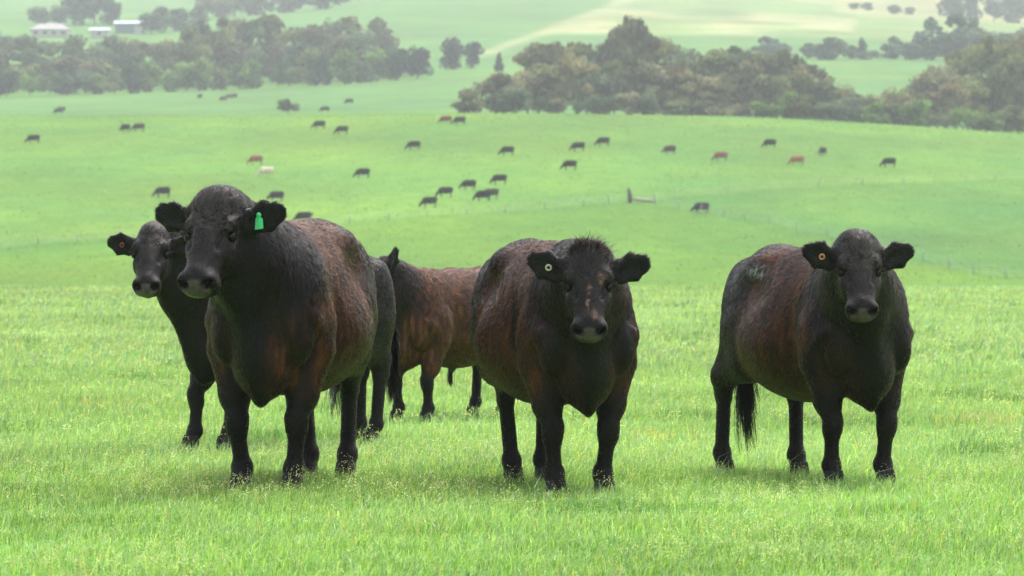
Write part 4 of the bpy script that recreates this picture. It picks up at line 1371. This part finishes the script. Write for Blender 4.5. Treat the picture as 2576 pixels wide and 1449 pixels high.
# column, row of feet, pose, psi (heading; 90 = facing left, -90 = right), colour, label
HERD = [
    (85, 362, 'graze', 78, DB, 'dark cow grazing alone at the far left of the slope'),
    (316, 334, 'low', 40, BK, 'black cow grazing head to head against a brown cow'),
    (350, 333, 'graze', 82, (.060, .042, .036), 'brown cow grazing beside a black cow high on the left slope'),
    (410, 497, 'graze', 80, BK, 'black cow with a pale muzzle grazing above the slender cow'),
    (645, 418, 'graze', 75, (.34, .14, .09), 'reddish cow with a pale head grazing next to the cream cow'),
    (671, 447, 'graze', 88, CR, 'cream white cow grazing on the slope'),
    (696, 510, 'low', 60, DB, 'dark cow grazing just above the back of the green-tagged cow'),
    (765, 562, 'graze', 80, BK, 'black cow partly hidden behind the back of the green-tagged cow'),
    (804, 327, 'graze', 85, BK, 'black cow grazing below the lone bush'),
    (861, 342, 'graze', 96, BK, 'long black cow grazing to the right of and below the lone bush'),
    (913, 449, 'graze', 76, DB, 'dark cow grazing alone in the middle of the left slope'),
    (1042, 378, 'graze', 86, BK, 'black cow grazing alone between the left and middle groups'),
    (1122, 314, 'graze', 84, RB, 'red brown cow grazing on the crest with a black companion'),
    (1157, 319, 'graze', 86, BK, 'black cow on the crest beside the red brown cow'),
    (1277, 395, 'graze', 88, BK, 'black cow grazing above the diagonal line of cows'),
    (1081, 526, 'graze', 72, DB, 'lowest dark cow in the diagonal line of cows'),
    (1121, 497, 'graze', 70, DB, 'second lowest dark cow in the diagonal line of cows'),
    (1180, 478, 'low', 66, DB, 'dark cow in the middle of the diagonal line of cows'),
    (1257, 464, 'graze', 80, DB, 'topmost dark cow of the diagonal line of cows'),
    (1216, 507, 'graze', 82, BK, 'black cow overlapping a brown cow at the foot of the diagonal line'),
    (1236, 503, 'graze', 76, (.075, .048, .040), 'brown cow half hidden behind a black cow in the diagonal line'),
    (1434, 432, 'graze', 90, BK, 'large black cow grazing below a pair of black cows'),
    (1455, 383, 'graze', 98, BK, 'lower cow of the pair of black cows near the crest'),
    (1518, 370, 'graze', 86, BK, 'upper cow of the pair of black cows near the crest'),
    (1685, 392, 'low', 62, (.085, .050, .042), 'small brown cow grazing alone on the right half of the slope'),
    (1814, 407, 'graze', 82, (.30, .12, .08), 'reddish cow with a white leg grazing on the right slope'),
    (1937, 374, 'graze', 72, BK, 'black cow grazing high on the right slope'),
    (2006, 418, 'graze', 86, TN, 'tan brown cow grazing on the right slope'),
    (2069, 394, 'low', 30, (.055, .038, .038), 'dark brown cow standing end-on right of the tan cow'),
    (2237, 422, 'graze', 90, BK, 'black cow grazing farthest right on the slope'),
    (1765, 538, 'low', 70, (.022, .024, .030), 'black cow standing behind the lower fence line'),
    (1605, 287, 'graze', 85, BK, 'black cow just showing over the crest in front of the tree belt'),
]
def far_cow(px, D, pose, psi, col, label, k=1.0):
    X = (px - CX) / F * D
    o = link('grazing_cow', FARM[pose], None, (X, D, gnd(X, D)))
    o.rotation_euler = (0, 0, heading(psi)); o.color = (*col, 1); o.scale = (k, k, k)
    tag(o, label, 'cow', 'cattle grazing on the far slope')
for px, row, pose, psi, col, lab in HERD:
    X, D, z = ground_at(px, row - 1, 385)
    want = {}.get(px, None)
    far_cow(px, D, pose, psi, col, lab)
for px, D, pose, psi, col, lab in [
    (148, 960, 'graze', 80, (.03, .05, .05), 'dark cow in the hazy field at the far left'),
    (155, 1000, 'low', 60, (.08, .06, .05), 'brownish cow just above the dark one in the hazy field'),
    (503, 1130, 'low', 30, (.04, .04, .04), 'faint dark cow below the left-hand tree belt'),
    (562, 1085, 'low', 50, (.09, .06, .05), 'left cow of the faint group below the left-hand belt'),
    (577, 1110, 'graze', 80, (.20, .10, .07), 'reddish cow of the faint group below the left-hand belt'),
    (588, 1115, 'graze', 85, (.03, .03, .03), 'dark cow of the faint group below the left-hand belt'),
    (818, 935, 'graze', 85, (.05, .06, .05), 'faint dark cow to the right of the lone bush'),
    (879, 1010, 'graze', 80, (.03, .06, .05), 'faint dark cow farther right, past the lone bush')]:
    far_cow(px, D, pose, psi, col, lab, .95)

# ------------------------------------------------------------------ haze
t = NT('haze_air')
v = t.n('ShaderNodeVolumePrincipled')
v.inputs['Color'].default_value = (.88, .96, .94, 1)
v.inputs['Density'].default_value = .00022
v.inputs['Anisotropy'].default_value = .2
t.l(v.outputs[0], t.out.inputs['Volume'])
hz = link('haze', boxmesh('haze', -2600, 2600, -120, 5400, -12, 460, t.m))
tag(hz, 'pale haze in the air over the valley', 'haze', kind='stuff')
print('all', round(time.time() - T0, 1))
def dirt_F(V, n1, n2, n3, hc):
    # mud and droppings over the rump and upper hip
    m = np.clip((-.38 - V[:, 0]) / .15, 0, 1) * np.clip((n3 - .48) * 5, 0, 1) * .12 * np.clip((V[:, 2] - .7) * 5, 0, 1)
    d = np.linalg.norm((V - vec(-.33, -.19, 1.165)) / vec(.13, .085, .045), axis=1)
    n4 = fbm(V * vec(1, 1, 2), 48, 2, 91)
    m = np.maximum(m, np.clip((1.25 - d) * 1.6, 0, 1) * np.clip((n4 - .44) * 14, 0, 1))
    d = np.linalg.norm((V - vec(-.62, -.20, 1.08)) / vec(.12, .10, .12), axis=1)
    m = np.maximum(m, .5 * np.clip((1.2 - d) * 1.6, 0, 1) * np.clip((n4 - .56) * 14, 0, 1))
    return m
def dirt_E(V, n1, n2, n3, hc):
    d1 = np.abs((hc[:, 0] - .30) / .085) ** 2 + np.abs((hc[:, 1] + .002 * 0 - .004) / .020) ** 2
    m = np.clip((1.1 - d1) * 2, 0, 1) * np.clip((fbm(hc, 42, 2, 5) - .46) * 12, 0, 1)
    d2 = np.abs((hc[:, 0] - .15) / .05) ** 2 + np.abs((hc[:, 1] - .065) / .022) ** 2
    m = np.maximum(m, .55 * np.clip((1.1 - d2) * 2, 0, 1) * np.clip((n3 - .42) * 9, 0, 1))
    d3 = np.abs((hc[:, 0] - .40) / .04) ** 2 + np.abs((hc[:, 1] - .028) / .016) ** 2
    m = np.maximum(m, .5 * np.clip((1.1 - d3) * 2, 0, 1) * np.clip((n3 - .42) * 9, 0, 1))
    return m * (hc[:, 2] > -.06) * (hc[:, 0] < .47) * (hc[:, 0] > -.02) * (np.abs(hc[:, 1]) < .12)

def grassy(V, n1, n2, n3, hc):
    return np.clip((V[:, 2] - 1.16) / .08, 0, 1) * np.clip((n3 - .5) * 5, 0, 1) * .22 * (V[:, 0] < .3)

def place(px, D, z=0.0):
    return ((px - CX) / F * D, D, z)

COWS = [
    dict(seed=1, label='large black and rust brown cow in front with a green ear tag, looking left',
         scale=1.12, loc=place(734, 25.75), fat=.94, rot=heading(9), face=rel(18, 9), pitch=math.radians(54), poll=(.99, -.16, 1.40),
         head=.97, neck=1.2, hooves=[(.60, .13), (.57, -.13), (-.58, .16), (-.64, -.05)], brown=1.25, bcut=.38, bmax=.95, headtint=.034,
         ears=((.9, .28), (1, .30)), tag=(1, 'flag', 'green plastic flag tag'), forelock=.035, tuft=.035, curl=1.0, pollw=1.5,
         fcurl=1.4, scale_=1.2, hairlight=1.3, tail=[(-.87, 0, 1.17), (-.95, .0, 1.0), (-.93, .05, .72)], switch=.46, dirt=grassy, dirtcol=(.12, .11, .09), earl=1.0),
    dict(seed=2, sx=.93, label='slender black cow looking out from behind the large green-tagged cow',
         scale=.985, loc=place(714, 30.4), rot=heading(47), face=rel(6, 47), pitch=math.radians(50), poll=(1.22, .03, 1.43),
         head=.95, neck=.80, hooves=[(.63, .12), (.72, -.13), (-.72, .13), (-.78, -.10)], brown=.45, bcut=.55, bmax=.4, fat=.9,
         ears=((1, .12), (1, .22)), tag=(-1, 'ring_r', 'small red ear tag'), tuft=0, curl=.4, forelock=.004, fur=.8,
         tail=[(-.85, 0, 1.20), (-.97, -.02, 1.10), (-1.01, -.02, .95), (-1.02, .0, .66)], switch=.46, nswitch=900, earl=.9),
    dict(seed=3, label='young reddish brown bull with a dark neck, half hidden behind two cows',
         scale=.86, loc=place(1128, 34.6), rot=heading(32), face=rel(62, 32), pitch=math.radians(45), poll=(.85, -.12, 1.35),
         head=.95, neck=1.05, hooves=[(.60, .17), (.54, -.17), (-.60, .17), (-.66, -.16)], brown=2.0, bcut=.25, bmax=1.0,
         sheath=1, hairs=60000, ears=((.35, 1.0), (1, .2)), earl=1.15, curl=.8,
         tail=[(-.87, 0, 1.19), (-.95, .02, 1.02), (-.95, .08, .70)]),
    dict(seed=4, label='dark brown cow facing the camera with pale bare patches down its face',
         scale=1.035, loc=place(1395, 25.3), rot=heading(-13), face=rel(0, -13), pitch=math.radians(57), poll=(.98, -.06, 1.24),
         head=.91, neck=1.1, hooves=[(.56, .125), (.58, -.135), (-.66, .10), (-.58, -.09)], brown=1.1, bcut=.40, bmax=.85, ribs=1.0,
         ears=((1, .36), (1, .46)), tag=(-1, 'ring_c', 'round cream ear tag'), tuft=.125, forelock=.03, curl=.5,
         dirt=dirt_E, dirtcol=(.36, .19, .12), fat=.98),
    dict(seed=5, label='dark cow with a mud-caked rump standing apart at the side of the herd',
         scale=1.01, loc=place(2058, 26.2), sx=.93, rot=heading(-21), face=rel(-2, -21), pitch=math.radians(55), poll=(.98, -.18, 1.325),
         head=.885, neck=1.1, hooves=[(.58, .15), (.56, -.15), (-.40, .05), (-.80, -.245)], brown=1.0, fat=.97, bcut=.42, bmax=.85, ribs=.8, headtint=.034,
         ears=((1, .38), (1, .38)), tag=(-1, 'ring_o', 'round orange-rimmed ear tag'), tuft=.02, forelock=.010, curl=.55, pollw=.8,
         dirt=dirt_F, dirtcol=(.55, .55, .55), tail=[(-.87, 0, 1.19), (-.93, -.03, 1.0), (-.88, -.085, .66)], switch=.56, nswitch=600),
]
for sp in COWS:
    t_ = time.time()
    build_cow(sp)
    print('cow', sp['seed'], round(time.time() - t_, 1))
